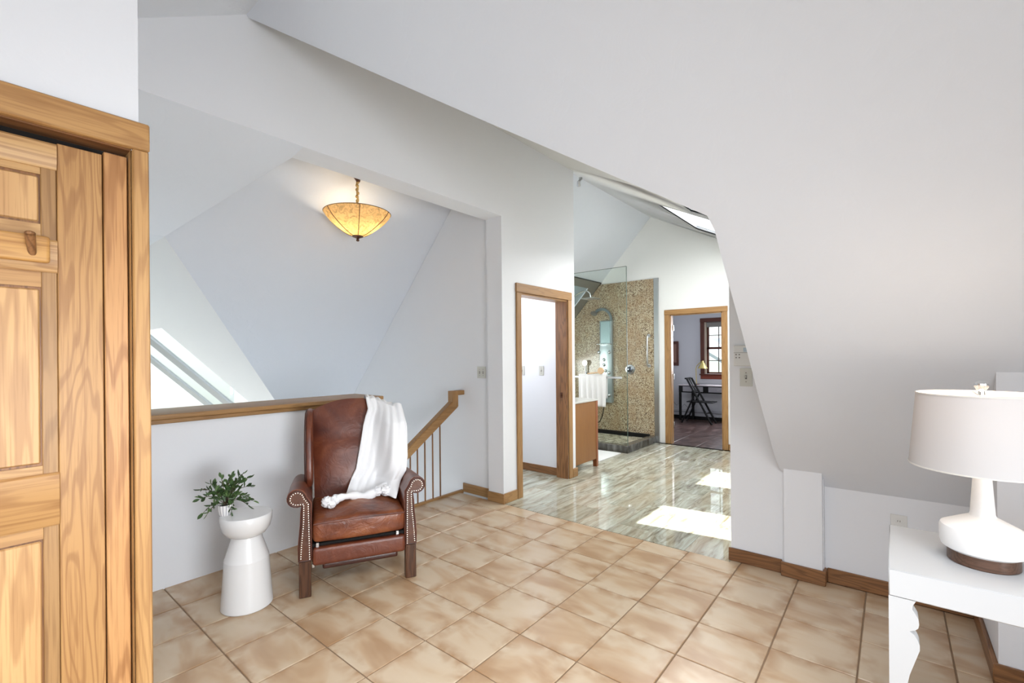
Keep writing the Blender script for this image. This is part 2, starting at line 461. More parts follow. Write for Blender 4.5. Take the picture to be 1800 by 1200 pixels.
# stairwell back wall
struct('wall_stair', MB().prism([(-2.98, 3.42, -2.5), (-7.0, 3.42, -2.5), (-7.0, 3.42, LP(-7.0)), (XR, 3.42, 3.66), (-2.98, 3.42, 3.58)], (0, .06, 0)), M_WALL, label='white wall behind the stair railing')
struct('wall_column', MB().box(-3.085, XW - .14, 3.361, 3.45, 0, 2.764), M_WALL, label='white corner return beside the doorway')
# wall with the closet doorway (x = XW)
W = MB()
D0, D1, DZ = 3.64, 4.505, 2.06
W.prism([(XW, 3.36, 0), (XW, D0, 0), (XW, D0, 3.588), (XW, 3.36, 3.588)], (-.15, 0, 0))
W.prism([(XW, D1, 0), (XW, 4.665, 0), (XW, 4.665, 3.588), (XW, D1, 3.588)], (-.15, 0, 0))
W.prism([(XW, D0, DZ), (XW, D1, DZ), (XW, D1, 3.588), (XW, D0, 3.588)], (-.15, 0, 0))
W.prism([(XW, -1.3, 2.765), (XW, 3.36, 2.765), (XW, 3.36, 3.588), (XW, 3.12, 3.588), (XW, YR + .06, 3.588), (XW, YR, S1(YR)), (XW, -1.3, S0(-1.3) if S0(-1.3) > 2.77 else 2.77)], (-.215, 0, 0))
struct('wall_left', W, M_WALL, label='tall white wall with doorway and beam over the stair opening')
struct('wall_closet_back', MB().box(-4.6, -3.04, 4.55, 4.66, 0, 3.2), M_WALL, label='white wall inside the small room')
struct('wall_closet_side', MB().box(-4.7, -4.6, 3.48, 4.66, 0, 2.0), M_WALL)
# end wall with study doorway
E0, E1, EZ = -2.735, -1.945, 2.055
W = MB()
yy = 7.27
W.prism([(-6.5, yy, 0), (E0, yy, 0), (E0, yy, S2(E0) + .3), (XR, yy, 3.95), (-6.5, yy, LP(-6.5) + .3)], (0, .08, 0))
W.prism([(E1, yy, 0), (-.75, yy, 0), (-.75, yy, S2(-.75) + .3), (E1, yy, S2(E1) + .3)], (0, .08, 0))
W.prism([(E0, yy, EZ), (E1, yy, EZ), (E1, yy, S2(E1) + .3), (E0, yy, S2(E0) + .3)], (0, .08, 0))
struct('wall_end', W, M_HALL, label='white end wall of the hall with the study doorway')
struct('wall_hall_right', MB().box(-.87, -.79, 3.55, 7.27, 0, 2.75), M_HALL)
# switch wall / kneewall
struct('wall_switch', MB().prism([(-.87, 3.415, 0), (-.335, 3.415, 0), (-.335, 3.415, 2.5), (-.87, 3.415, 2.6)], (0, .14, 0)), M_WALL, label='narrow white wall with thermostat under the slope')
struct('wall_knee', MB().box(-.40, .36, YK, YK + .1, 0, .63), M_WALL, label='low white wall under the sloped ceiling')
struct('wall_pilaster', MB().prism([(-.545, 3.38, 0), (-.545, 3.46, 0), (-.545, 3.46, S1(3.46) + .02), (-.545, 3.38, S1(3.38) + .02)], (.205, 0, 0)), M_WALL, label='white boxed pilaster at the foot of the slope')
struct('wall_right', MB().prism([(.34, 2.84, 0), (.34, 3.55, 0), (.34, 3.55, .5), (.34, 2.84, S1(2.84) + .02)], (.1, 0, 0)).prism([(.44, 2.8405, 0), (2.6, 2.8405, 0), (2.6, 2.8405, S1(2.84) + .02), (.44, 2.8405, S1(2.84) + .02)], (0, .1, 0)), M_WALL, label='short white return wall behind the console table')
struct('wall_far_right', MB().box(2.2, 2.3, -1.3, 2.95, 0, 3.6), M_WALL)
# closet block, left foreground
CX = -1.77
CY = .365
W = MB()
W.box(-1.87, CX, .345, CY, 0, S0(CY) + .1)
W.box(-1.87, CX, -1.3, .345, 2.055, S0(.345) + .1)
W.box(-3.49, -1.87, .28, CY, 0, S0(CY) + .15)
struct('wall_closet', W, M_WALL, label='white wall above the oak closet doors')
struct('wall_closet_inside', MB().box(-2.5, -2.45, -1.3, .28, 0, 2.6).box(-2.5, -1.8375, -1.3, .28, 2.0, 2.6).box(-2.5, -1.77, -1.35, -1.3, 0, 2.6).box(-1.86, -1.8375, -1.3, .30, 1.9, 2.06), M_DARK)  # coloured near black in place of the shade inside the closet

# ------------------------------------------------------------------ ceilings
CT = .12
EDGE = [(XW - .02, YR), (-1.623, 1.753), (-.66, 2.232), (-.642, 2.283), (-.638, 2.36), (-.628, 2.521), (-.617, 2.672), (-.609, 2.826), (-.602, 2.983), (-.592, 3.13), (-.582, 3.303), (-.566, 3.386), (-.535, 3.41)]
def densify(p):
    out = []
    for (a, b), (c, d) in zip(p, p[1:]):
        out += [(a, b)]
    return out + [p[-1]]
C1 = MB()
low = [(x, y, S1(y)) for x, y in EDGE]
C1.prism(low + [(-.40, 3.46, S1(3.46)), (2.6, 3.46, S1(3.46)), (2.6, YR, S1(YR))], (0, 0, CT))
C1.prism([(XW - .02, YR, S0(YR)), (2.6, YR, S0(YR)), (2.6, -1.3, S0(-1.3)), (XW - .02, -1.3, S0(-1.3))], (0, 0, CT))
struct('ceiling', C1, M_CEIL, label='large textured white sloped ceiling')
# cheek between the two slopes
ck = MB()
for (a, b), (c, d) in zip(EDGE, EDGE[1:]):
    n = Vector((-(d - b), c - a, 0)).normalized() * .02
    ck.poly([(a, b, S1(b) + .004), (c, d, S1(d) + .004), (c, d, S2(c) + .05), (a, b, S2(a) + .05)])
struct('ceiling_cheek', ck, M_HALL)
# hall slope with two skylight shafts
def slab_with_holes(plane, xs, ys, holes, pts_extra=None, th=.3):
    """grid cells in plan between xs and ys; cells listed in holes are left out"""
    m = MB()
    for i in range(len(xs) - 1):
        for j in range(len(ys) - 1):
            if (i, j) in holes: continue
            a, b, c, d = xs[i], xs[i + 1], ys[j], ys[j + 1]
            m.prism([(a, c, plane(a, c)), (b, c, plane(b, c)), (b, d, plane(b, d)), (a, d, plane(a, d))], (0, 0, th))
    bmesh.ops.remove_doubles(m.bm, verts=m.bm.verts, dist=1e-5)
    return m
SX0, SX1, SG = -2.16, -.78, -1.68
hs = slab_with_holes(lambda x, y: S2(x), [XR, SX0, SG, SX1, -.40], [4.45, 5.11, 5.38, 6.82, 7.35], {(2, 0), (1, 2), (2, 2)}, th=.02)
hs.prism([(x, y, S2(x)) for x, y in [(XR, YR)] + EDGE + [(-.40, 3.45), (-.40, 4.45), (XR, 4.45)]], (0, 0, .02))
struct('ceiling', hs, M_HALL, label='white hall ceiling slope with skylights')
M_ADDED_BLIND = translucent('skylight_blind', (.85, .86, .9), (.85, .86, .9), .6)  # for an added blind that scatters sun so the opening looks white
for n_, (sx0, y0, y1) in enumerate(((SG, 4.45, 5.11), (SX0, 5.38, 6.82))):
    h = .30; q = lambda pts, k: [(x, y, S2(x) + k) for x, y in pts]
    m = MB(); t = .03
    for r_q in ([(sx0 - t, y0 - t), (sx0, y0 - t), (sx0, y1 + t), (sx0 - t, y1 + t)], [(SX1, y0 - t), (SX1 + t, y0 - t), (SX1 + t, y1 + t), (SX1, y1 + t)],
                [(sx0, y0 - t), (SX1, y0 - t), (SX1, y0), (sx0, y0)], [(sx0, y1), (SX1, y1), (SX1, y1 + t), (sx0, y1 + t)]):
        m.prism(q(r_q, .001), (0, 0, h))
    s_ = struct('window_%d' % (n_ + 1), m, M_WHITEM, label='hall skylight in a white shaft')
    struct('pane', MB().prism(q([(sx0, y0), (SX1, y0), (SX1, y1), (sx0, y1)], h - .02), (0, 0, .006)), M_GLASS, s_)
    if n_:
        for r_q in ([(sx0, y0), (SG, y0), (SG, y1), (sx0, y1)], [(SG, y0), (SX1, y0), (SX1, 5.96), (SG, 5.96)], [(SG, 6.66), (SX1, 6.66), (SX1, y1), (SG, y1)]):
            m = MB(); m.poly(q(r_q, .05)); struct('blind', m, M_ADDED_BLIND, s_)  # added sheets, leaving a gap that sizes the sun patch
# slope over stair and bath, with skylight over the shower
LY = [-.4, 1.03]
L = MB()
def LQ(pts): L.prism([(x, y, LP(x)) for x, y in pts], (0, 0, .05))
val = [(-4.26, 1.03), (-5.6, 2.42), (-6.6, 3.42)]
LQ([(XR, -.4), (XR, 3.42), (-6.6, 3.42), (-5.6, 2.42), (-4.26, 1.03), (-4.26, -.4)])
kx0, kx1, ky0, ky1 = -5.0, -4.045, 6.35, 7.0
LQ([(XR, 3.42), (XR, 7.35), (kx1, 7.35), (kx1, 3.42)])
LQ([(kx1, 3.42), (kx1, ky0), (-7, ky0), (-7, 3.42)])
LQ([(kx1, ky1), (kx1, 7.35), (-7, 7.35), (-7, ky1)])
LQ([(kx0, ky0), (kx0, ky1), (-7, ky1), (-7, ky0)])
struct('ceiling', L, M_CEIL, label='steep white slope over the stairwell and bath')
# grey stone lining of the shower slope with framed skylight
fr = MB()
def fq(pts, dz=-.012, th=.012):
    fr.prism([(x, y, LP(x) + dz) for x, y in pts], (0, 0, th))
fq([(-3.95, 6.2), (-3.95, 7.26), (kx1, 7.26), (kx1, 6.2)])
fq([(kx1, 6.2), (kx1, ky0), (kx0, ky0), (kx0, 6.2)])
fq([(kx1, ky1), (kx1, 7.26), (kx0, 7.26), (kx0, ky1)])
fo_ = struct('window_3', fr, simple('grey_stone_lining', (.20, .185, .155), .25), label='shower skylight framed in grey stone in the sloped ceiling')
struct('pane', MB().prism([(kx0, ky0, LP(kx0) + .02), (kx1, ky0, LP(kx1) + .02), (kx1, ky1, LP(kx1) + .02), (kx0, ky1, LP(kx0) + .02)], (0, 0, .006)), simple('frosted_pane', (.42, .50, .55), .1), fo_)
ed = MB()
ed.tube([(-3.94, 6.2, LP(-3.94) - .014), (-3.94, 7.255, LP(-3.94) - .014)], .007, 6)
ed.tube([(-3.94, 7.255, LP(-3.94) - .014), (-5.0, 7.255, LP(-5.0) - .014)], .007, 6)
struct('edge_trim', ed, M_DARK, fo_)
# lower ceiling over stair start
V290 = (-4.26, 1.032, 2.352)
Ec = (-3.107, 1.459, 2.765)
A_ = (XW, 1.434, 2.765)
TT = MB()
TT.poly([(XW, -1.0, 2.768), A_, Ec, V290, (-4.26, -1.0, 2.352)])
TT.poly([(-4.26, -1.0, 2.352), V290, (-9.3, 1.032, 2.352), (-9.3, -1.0, 2.352)])
TT.poly([Ec, V290, (V290[0], V290[1], 2.45), (Ec[0], Ec[1], 3.65)])
struct('ceiling', TT, M_CEIL, label='lower white ceiling beside the stair vault')
# north slope with stair skylights
panes = [(-9.14, -8.80), (-8.80, -8.02), (-8.02, -7.65), (-7.65, -6.76), (-6.76, -4.26)]
PY = (1.594, 3.3)
T = MB()
def tq(pts): T.prism([(x, y, T3(y)) for x, y in pts], (0, 0, .05))
tq([(-9.3, 1.0), (-4.26, 1.0), (-4.26, 1.032), (-4.8, PY[0]), (-9.3, PY[0])])
tq([(-6.75, PY[0]), (-4.8, PY[0]), (-5.6, 2.42), (-6.6, 3.42), (-6.75, 3.42)])
tq([(-9.3, 3.3), (-6.6, 3.3), (-6.6, 3.42), (-9.3, 3.42)])
st_ = struct('ceiling', T, M_WHITEM, label='bright slope with skylights beyond the stair')
M_BAR = simple('skylight_frame_grey', (.36, .37, .37), .6)
for a, b in ((-8.02, -7.65), (-9.2, -8.84)):
    struct('trim', MB().prism([(x, y, T3(y)) for x, y in [(a, PY[0]), (b, PY[0]), (b, 3.42), (a, 3.42)]], (0, 0, .05)), M_BAR, label='grey skylight frame bar beyond the stair')
for a, b in ((-8.84, -8.02), (-7.65, -6.75)):
    struct('window_4', MB().prism([(a, PY[0], T3(PY[0]) + .03), (b, PY[0], T3(PY[0]) + .03), (b, 3.3, T3(3.3) + .03), (a, 3.3, T3(3.3) + .03)], (0, 0, .006)), M_GLASS, label='bright stair skylight')
struct('wall_stair_far', MB().box(-9.3, -9.2, -1.0, 3.5, -2.5, .2).box(-9.3, -9.2, -1, .3, .2, 2.5).box(-9.3, -9.2, 3.25, 3.5, .2, 2.5), M_WHITEM)
struct('window_5', MB().box(-9.26, -9.25, .3, 3.25, .2, 2.5), M_GLASS, label='bright gable window beyond the stair')  # added glazing: sky behind it supplies the brightness of a lit wall
struct('floor_stair', MB().box(-9.3, -3.53, -1.0, 3.42, -2.6, -2.5), M_WHITEM)
struct('wall_stair_near', MB().box(-9.3, -3.49, -1.05, -1.0, -2.5, 2.5), M_WALL)
# study shell
struct('wall_study_left', MB().box(-3.95, -3.85, 7.35, 10.35, 0, 2.5), M_OFFICE)
struct('wall_study_right', MB().box(-1.0, -.9, 7.35, 10.35, 0, 2.5), M_OFFICE)
struct('ceiling_study', MB().box(-3.95, -.9, 7.35, 10.45, 2.5, 2.56), M_OFFICE)
WX0, WX1, WZ0, WZ1 = -3.14, -2.0, 1.0, 2.11
struct('wall_study_back', MB().box(-3.95, WX0, 10.35, 10.45, 0, 2.5).box(WX1, -.9, 10.35, 10.45, 0, 2.5).box(WX0, WX1, 10.35, 10.45, 0, WZ0).box(WX0, WX1, 10.35, 10.45, WZ1, 2.5), M_OFFICE, label='lavender grey wall of the far study')

# ------------------------------------------------------------------ door casings
def casing_x(name, x, y0, y1, z1, wdt, th, depth, label, sgn=1, mv=M_OAKT):
    """opening in a wall of constant x, face towards +x"""
    root = struct(name, MB().box(x, x + th, y0 - wdt, y1 + wdt, z1, z1 + wdt + .01, .004), mv['y'], label=label)
    struct('casing_leg', MB().box(x, x + th - .001, y0 - wdt + .004, y0, 0, z1, .004), mv['z'], root)
    struct('casing_leg', MB().box(x, x + th - .001, y1, y1 + wdt - .004, 0, z1, .004), mv['z'], root)
    struct('jamb', MB().box(x - depth, x, y0, y0 + .018, 0, z1 - .0), mv['z'], root)
    struct('jamb', MB().box(x - depth, x, y1 - .018, y1, 0, z1), wood('jamb_oak', DOAK, 'z') if depth > .1 else mv['z'], root)
    struct('head_jamb', MB().box(x - depth, x, y0 + .018, y1 - .018, z1 - .018, z1), mv['y'], root)
    return root
c1 = casing_x('door_1', XW, D0, D1, DZ - .005, .082, .02, .15, 'oak-cased doorway opening in the tall white wall')
struct('strike_plate', MB().box(XW - .09, XW - .06, D1 - .021, D1 - .017, .93, .99).tube([(XW - .075, D1 - .018, .96), (XW - .075, D1 - .03, .96)], .012, 8), M_BRONZE, c1)
root = struct('door_2', MB().box(E0 - .085, E1 + .075, 7.25, 7.27, EZ - .005, EZ + .075, .004), M_OAKT['x'], label='oak-cased doorway to the dim study')
struct('casing_leg', MB().box(E0 - .081, E0, 7.251, 7.27, 0, EZ - .005, .003), M_OAKT['z'], root)
struct('casing_leg', MB().box(E1, E1 + .071, 7.251, 7.27, 0, EZ - .005, .003), M_OAKT['z'], root)
struct('jamb', MB().box(E0, E0 + .018, 7.27, 7.36, 0, EZ), M_OAKT['z'], root)
struct('jamb', MB().box(E1 - .018, E1, 7.27, 7.36, 0, EZ), M_OAKT['z'], root)
struct('head_jamb', MB().box(E0, E1, 7.27, 7.36, EZ - .018, EZ), M_OAKT['x'], root)
# open dark door leaf folded back inside the study
dl = struct('door_leaf', MB().box(E0 - .80, E0 - .01, 7.375, 7.415, .01, EZ - .02, .003), M_MAHOG['z'], root, label='dark mahogany door leaf swung into the study')
for z in (.25, 1.02, 1.8):
    struct('hinge', MB().box(E0 + .016, E0 + .028, 7.352, 7.378, z, z + .09, .002), M_STEEL, root)

# closet casing + bifold doors
cr_ = struct('door_3', MB().box(CX, -1.748, -1.3, .388, 2.052, 2.135, .004), M_OAK['y'], label='oak-cased closet with bifold doors at left')
struct('casing_leg', MB().box(CX, -1.75, .346, .386, 0, 2.052, .004), M_OAK['z'], cr_)
struct('head_stop', MB().box(-1.8375, CX - .001, -1.3, .3445, 2.049, 2.0548), M_DOAK['y'], cr_)
struct('jamb', MB().box(-1.87, CX, .3445, .347, 0, 2.055), M_OAK['z'], cr_)
DX = -1.80                      # door face
leafB = struct('bifold_leaf', MB().box(DX - .034, DX + .006, .287, .341, .012, 2.034, .002), wood('leaf_oak', ((.46, .22, .08), (.53, .28, .11), (.60, .34, .15), (.25, .10, .03)), 'z', contrast=1.1, cathedral=.8), cr_, label='narrow outer leaf of the bifold')
leafA = struct('bifold_leaf', MB().box(DX - .034, DX, .1885, .2845, .012, 2.026, .002), wood('stile_oak', OAK, 'z', contrast=1.15, cathedral=1.5), cr_, label='inner leaf with rails and panels')
struct('stile', MB().box(DX - .034, DX - .004, .156, .188, .012, 2.02, .002), wood('stile_pale', OAKT, 'z', contrast=.9), leafA)
def rail(z0, z1):
    y0 = -.32
    prof = [(.0, z0 + .012), (.004, z0 + .006), (-.004, z0 + .003), (-.006, z0), (-.03, z0), (-.03, z1), (-.002, z1), (.003, z1 - .004)]
    prof = [(.006, z0 + .018), (.006, z1 - .006), (.0, z1), (-.03, z1), (-.03, z0), (-.002, z0), (.001, z0 + .006), (.0015, z0 + .010)]
    m = MB(); m.prism([(DX + a, y0, b) for a, b in prof], (0, .188 - y0, 0))
    struct('rail', m, wood('rail_oak', OAK, 'y', contrast=1.0, cathedral=.9), leafA)
rail(1.95, 2.022); rail(1.662, 1.753); rail(.960, 1.107); rail(.30, .42)
def panel(z0, z1):
    struct('panel', MB().box(DX - .03, DX - .012, -.32, .160, z0 - .03, z1 + .03), wood('groove_oak', DOAK, 'z'), leafA)
    m = MB()
    m.box(DX - .026, DX - .0075, -.32, .153, z0, z1, .004)
    struct('panel_field', m, wood('panel_oak', ((.46, .24, .095), (.62, .37, .16), (.68, .43, .20), (.30, .14, .05)), 'z', contrast=.9, cathedral=.7), leafA)
    struct('panel_frame', MB().box(DX - .03, DX - .006, -.32, .157, z1 + .006, z1 + .05).box(DX - .03, DX - .006, -.32, .157, z0 - .05, z0 - .006), M_OAK['y'], leafA)
panel(1.80, 1.925); panel(1.135, 1.615); panel(.46, .922)
hb = struct('pull_board', MB().box(DX + .006, DX + .026, -.28, .172, 1.684, 1.757, .009, seg=3), wood('pull_oak', ((.50, .25, .08), (.60, .34, .11), (.64, .38, .14), (.30, .12, .03)), 'y', contrast=.9), leafA)
kn = MB(); kn.tube([(DX + .02, .138, 1.705), (DX + .05, .132, 1.745), (DX + .056, .131, 1.752)], [.0085, .0105, .011], 16)
kn.sphere((DX + .056, .131, 1.753), .0112, (1, 1, .6))
struct('peg_knob', kn, wood('peg_oak', DOAK, 'z'), leafA, label='short turned wooden peg knob')

# ------------------------------------------------------------------ baseboards
def base(name, x0, x1, y0, y1, z1=.095, ax='x', m=M_OAKT, label=None): return struct(name, MB().box(x0, x1, y0, y1, 0, z1, .004), m[ax], label=label)
base('baseboard_stair', -3.495, -3.09, 3.404, 3.42, .092, 'x', label='oak baseboard behind the railing')
base('baseboard_corner', -3.09, XW + .016, 3.345, 3.36, .095, 'x', label='oak baseboard around the doorway corner')
base('baseboard_left', XW, XW + .016, 3.36, D0 - .082, .098, 'y')
base('baseboard_wall_end', XW, XW + .02, D1 + .082, 4.685, .1, 'y')
base('baseboard_closet_back', -4.5, -3.041, 4.535, 4.549, .09, 'x', M_DOAK, label='dark oak baseboard inside the small room')
base('baseboard_end', E1 + .072, -.88, 7.256, 7.27, .09)
base('baseboard_switch', -.884, -.561, 3.40, 3.415, .088, 'x', M_DOAK, label='dark oak baseboard under the thermostat')
base('baseboard_pilaster', -.562, -.323, 3.364, 3.38, .09, 'x', M_DOAK, label='dark oak baseboard wrapping the pilaster')
base('baseboard_pilaster', -.339, -.323, 3.38, 3.445, .09, 'y', M_DOAK, label='dark oak baseboard on the side of the pilaster')
base('baseboard_knee', -.323, .325, 3.445, 3.46, .088, 'x', M_DOAK, label='dark oak baseboard along the low kneewall')
base('baseboard_right', .322, .34, 2.84, 3.445, .088, 'y', M_DOAK, label='dark oak baseboard behind the console table')
base('baseboard_right', .322, 2.2, 2.822, 2.84, .088, 'x', M_DOAK)

# ------------------------------------------------------------------ stair railing
sr = thing('stair_railing', (-3.51, 3.3, 0), 'sloping oak handrail with thin round balusters beside the chair', 'railing')
rl = MB()
a = (3.30, .955); b = (2.30, .25)
def railprof(y, z, half=.06):
    return [(-3.545, y, z - half), (-3.475, y, z - half), (-3.475, y, z + half), (-3.545, y, z + half)]
rl.prism([(-3.475, 3.33, .895), (-3.475, 3.33, .97), (-3.475, 3.25, .955), (-3.475, 2.30, .30), (-3.475, 2.30, .21)], (-.07, 0, 0))
bmesh.ops.bevel(rl.bm, geom=rl.bm.edges[:], offset=.006, segments=2, affect='EDGES')
rl.build('handrail', wood('rail_grain', OAKT, 'y', contrast=.7), sr)
MB().box(-3.545, -3.472, 3.25, 3.332, .90, 1.065, .004).build('upright', M_OAKT['z'], sr)
MB().box(-3.545, -3.472, 3.333, 3.42, 1.018, 1.066, .004).build('wall_return', M_OAKT['y'], sr)
def rz(y): return .885 + (y - 3.33) * (.885 - .20) / 1.03
for y in (3.107, 3.010, 2.912, 2.821, 2.736, 2.655, 2.57, 2.485):
    MB().tube([(-3.51, y, .016), (-3.51, y, rz(y) + .02)], .0075, 8).build('baluster', wood('baluster_oak', DOAK, 'z') if y == 3.107 else bpy.data.materials['baluster_oak'], sr)

# ------------------------------------------------------------------ pendant lamp
PX, PYY = -3.62, 2.272
pl = thing('pendant_lamp', (PX, PYY, 2.44), 'amber glass bowl pendant lamp hanging over the stairwell', 'lamp')
zr, zb = 2.684, 2.48
prof = [(.283, zr), (.268, zr - .026), (.235, zr - .068), (.185, zr - .112), (.125, zr - .158), (.08, zr - .185), (.045, zr - .2), (.0, zr - .205)]
MB().lathe([(r, z) for r, z in prof], (PX, PYY, 0), 56).build('glass_bowl', M_BOWL, pl)
rb = MB()
for k in range(6):
    an = k * PI / 3 + .55
    rb.tube([(PX + (r + .004) * math.cos(an), PYY + (r + .004) * math.sin(an), z) for r, z in prof[:-1]], .0028, 6)
rb.build('seam_strips', M_BRONZE, pl)
MB().lathe([(.0, zb - .045), (.012, zb - .04), (.014, zb - .03), (.008, zb - .022), (.018, zb - .014), (.045, zb - .004), (.047, zb + .004), (.0, zb + .008)], (PX, PYY, 0), 24).build('finial', M_BRONZE, pl)
rm = MB(); rm.lathe([(.282, zr - .003), (.286, zr), (.282, zr + .003), (.279, zr)], (PX, PYY, 0), 56)
rm.build('rim', M_BRONZE, pl)
# cloth covered chain
ch = MB()
for k in range(40):
    pass
pts = []; rr = []
for k in range(61):
    t = k / 60; z = zb + .02 + t * (2.985 - zb - .02)
    pts.append((PX + .004 * math.sin(t * 60), PYY + .004 * math.cos(t * 60), z)); rr.append(.0115 + .0035 * math.sin(t * 95))
ch.tube(pts, rr, 10)
ch.build('chain_cover', simple('gold_cloth', (.55, .36, .13), .7), pl)
ca = MB(); ca.lathe([(.0, -.05), (.016, -.05), (.022, -.03), (.032, .0), (.048, .03), (.052, .036), (0, .04)], (0, 0, 0), 24)
bmesh.ops.transform(ca.bm, matrix=Matrix.Translation((PX, PYY, LP(PX) - .036)) @ Matrix.Rotation(-math.radians(20), 4, 'Y'), verts=ca.bm.verts)
ca.build('canopy', M_BRONZE, pl)
for s in (-1, 1):
    bx_, by_ = PX + s * .06 * .77, PYY + s * .06 * .64 * 1.6
    MB().sphere((bx_, by_, zr - .135), .022).build('bulb', M_BULB, pl)
    o = lamp('pendant_bulb_light', 'POINT', (bx_, by_, zr - .095), 1.6, (1, .86, .68), shadow_soft_size=.03)

# ------------------------------------------------------------------ switch plates, thermostat ...
def plate(name, c, ax, wdt, hgt, label, slots, m=M_PLATE, cat='switch', group=None, d=-1):
    """plate on wall facing d along axis ax"""
    root = thing(name, c, label, cat, group)
    t = .006
    def bb(u0, u1, z0, z1, t0, t1, bev=0):
        if ax == 'y': return MB().box(c[0] + u0, c[0] + u1, c[1] + d * t0, c[1] + d * t1, c[2] + z0, c[2] + z1, bev)
        return MB().box(c[0] + d * t0, c[0] + d * t1, c[1] + u0, c[1] + u1, c[2] + z0, c[2] + z1, bev)
    bb(-wdt / 2, wdt / 2, -hgt / 2, hgt / 2, 0, t, .002).build('cover_plate', m, root)
    for u in slots:
        bb(u - .006, u + .006, -.013, .013, t - .001, t + .001).build('slot', M_PLATED, root)
        bb(u - .004, u + .004, -.002, .011, t, t + .009, .001).build('toggle', m, root)
        for z in (-.03, .03):
            bb(u - .003, u + .003, z - .003, z + .003, t - .001, t + .0015).build('screw', M_PLATED, root)
    return root
plate('light_switch', (-3.222, 3.42, 1.255), 'y', .118, .118, 'double light switch on the white wall right of the handrail', (-.024, .024))
plate('light_switch', (-3.29, 4.549, 1.237), 'y', .07, .115, 'single light switch seen through the doorway, right one', (0,))
plate('light_switch', (-3.585, 4.549, 1.237), 'y', .07, .115, 'light switch seen through the doorway, left one by the casing', (0,))
dm = plate('light_switch', (-.7655, 3.415, 1.262), 'y', .078, .122, 'light switch under the thermostat at the foot of the slope', (0,))
plate('light_switch', (-1.83, 7.27, 1.222), 'y', .055, .11, 'narrow switch on the hall wall right of the study doorway', (), M_PLATEL)
th = thing('thermostat', (-.76, 3.415, 1.41), 'white wall thermostat partly hidden by the sloped ceiling', 'thermostat')
MB().box(-.838, -.66, 3.385, 3.415, 1.338, 1.478, .005).build('housing', M_PLATEL, th)
MB().box(-.775, -.70, 3.383, 3.386, 1.433, 1.462).build('display', simple('lcd', (.45, .55, .62), .2), th)
for x, z in ((-.82, 1.415), (-.80, 1.415), (-.82, 1.395), (-.80, 1.395)):
    MB().box(x - .004, x + .004, 3.382, 3.386, z - .004, z + .004).build('button', M_PLATED, th)
MB().box(-.835, -.665, 3.381, 3.386, 1.427, 1.429).build('seam', M_PLATED, th)
ot = thing('wall_outlet', (.02, 3.46, .43), 'white power outlet on the kneewall behind the console table', 'outlet')
MB().box(-.017, .058, 3.454, 3.46, .37, .487, .002).build('cover_plate', M_PLATEL, ot)
for z in (.405, .452):
    MB().box(.008, .033, 3.452, 3.4545, z - .012, z + .012, .001).build('socket', M_PLATEL, ot)
    MB().box(.014, .017, 3.4515, 3.4525, z - .005, z + .005).box(.024, .027, 3.4515, 3.4525, z - .005, z + .005).build('slot', M_PLATED, ot)
# track spot at the ridge
ts = thing('spotlight', (-2.93, 4.9, 3.56), 'small silver spotlight at the top of the tall wall', 'spotlight')
MB().tube([(-2.93, 4.9, 3.592), (-2.93, 4.9, 3.565)], .022, 12).build('mount', M_STEEL, ts)
MB().tube([(-2.93, 4.9, 3.57), (-2.935, 4.86, 3.53), (-2.95, 4.89, 3.49)], [.010, .02, .024], 12).build('lamp_head', M_STEEL, ts)

# ------------------------------------------------------------------ wing chair
CH = Vector((-2.547, 1.596, 0))
rzc = math.atan2(.887, .462)          # local x = (.462,.887)
# local axes: x right, y forward must be right-handed with z up -> use y = backwards
wc = thing('wing_chair', (CH.x, CH.y, 0), 'brown leather wing armchair with nailhead trim and white throw', 'armchair', rz=rzc)
# in this frame +x is image right, +y points to the back of the chair
def cb(mb, name, m, parent=wc, **k): return mb.build(name, m, parent, local=True, **k)
seat = MB()
nx, ny = 16, 14
def seat_top(u, v):
    x = -.268 + .540 * u; y = -.022 + .50 * v
    z = .425 + .052 * math.sin(PI * min(1, v * 1.15) * .62) + .022 * math.sin(PI * u) * math.sin(PI * min(1, .15 + v))
    z += .005 * math.sin(9 * u + 2 * v) * math.sin(11 * v)
    return x, y, z
sb = MB(); sb.box(-.27, .274, -.02, .48, .318, .455, .035, seg=4)
bmesh.ops.subdivide_edges(sb.bm, edges=[e for e in sb.bm.edges if e.calc_length() > .1], cuts=9, use_grid_fill=True)
for v in sb.bm.verts:
    u = (v.co.x + .27) / .544; t = (v.co.y + .02) / .5
    if v.co.z > .40:
        v.co.z += .035 * math.sin(PI * max(0, min(1, u))) * math.sin(PI * max(0, min(1, .12 + t * .8))) + .025 * t - .012 + .004 * math.sin(14 * u + 3 * t)
    if v.co.y < .02: v.co.y -= .016 * math.sin(PI * max(0, min(1, u)))
st = cb(sb, 'seat_cushion', M_LEATHS)
pp = MB(); pp.tube([(-.262, -.026, .445 - .012), (-.13, -.036, .448 - .008), (0, -.04, .449 - .006), (.13, -.036, .448 - .008), (.268, -.026, .445 - .012)], .0045, 6)
cb(pp, 'piping', M_LEATH, st)
# footrest
fr_ = MB(); fr_.box(-.27, .274, -.022, .03, .182, .288, .022, seg=4)
ft = cb(fr_, 'footrest', M_LEATH)
uf = MB(); uf.box(-.215, .235, .03, .20, .135, .175, .016, seg=3)
cb(uf, 'footrest_flap', M_LEATHD)
cb(MB().box(-.272, .276, .03, .60, .19, .30, .005), 'base_frame', M_DARK)
for q in ((-.25, -.235, .0, .03, .288, .312), (.22, .235, .0, .03, .29, .312), (-.272, -.260, .0, .02, .17, .19)):
    cb(MB().box(*q), 'footrest_bracket', M_STEEL)
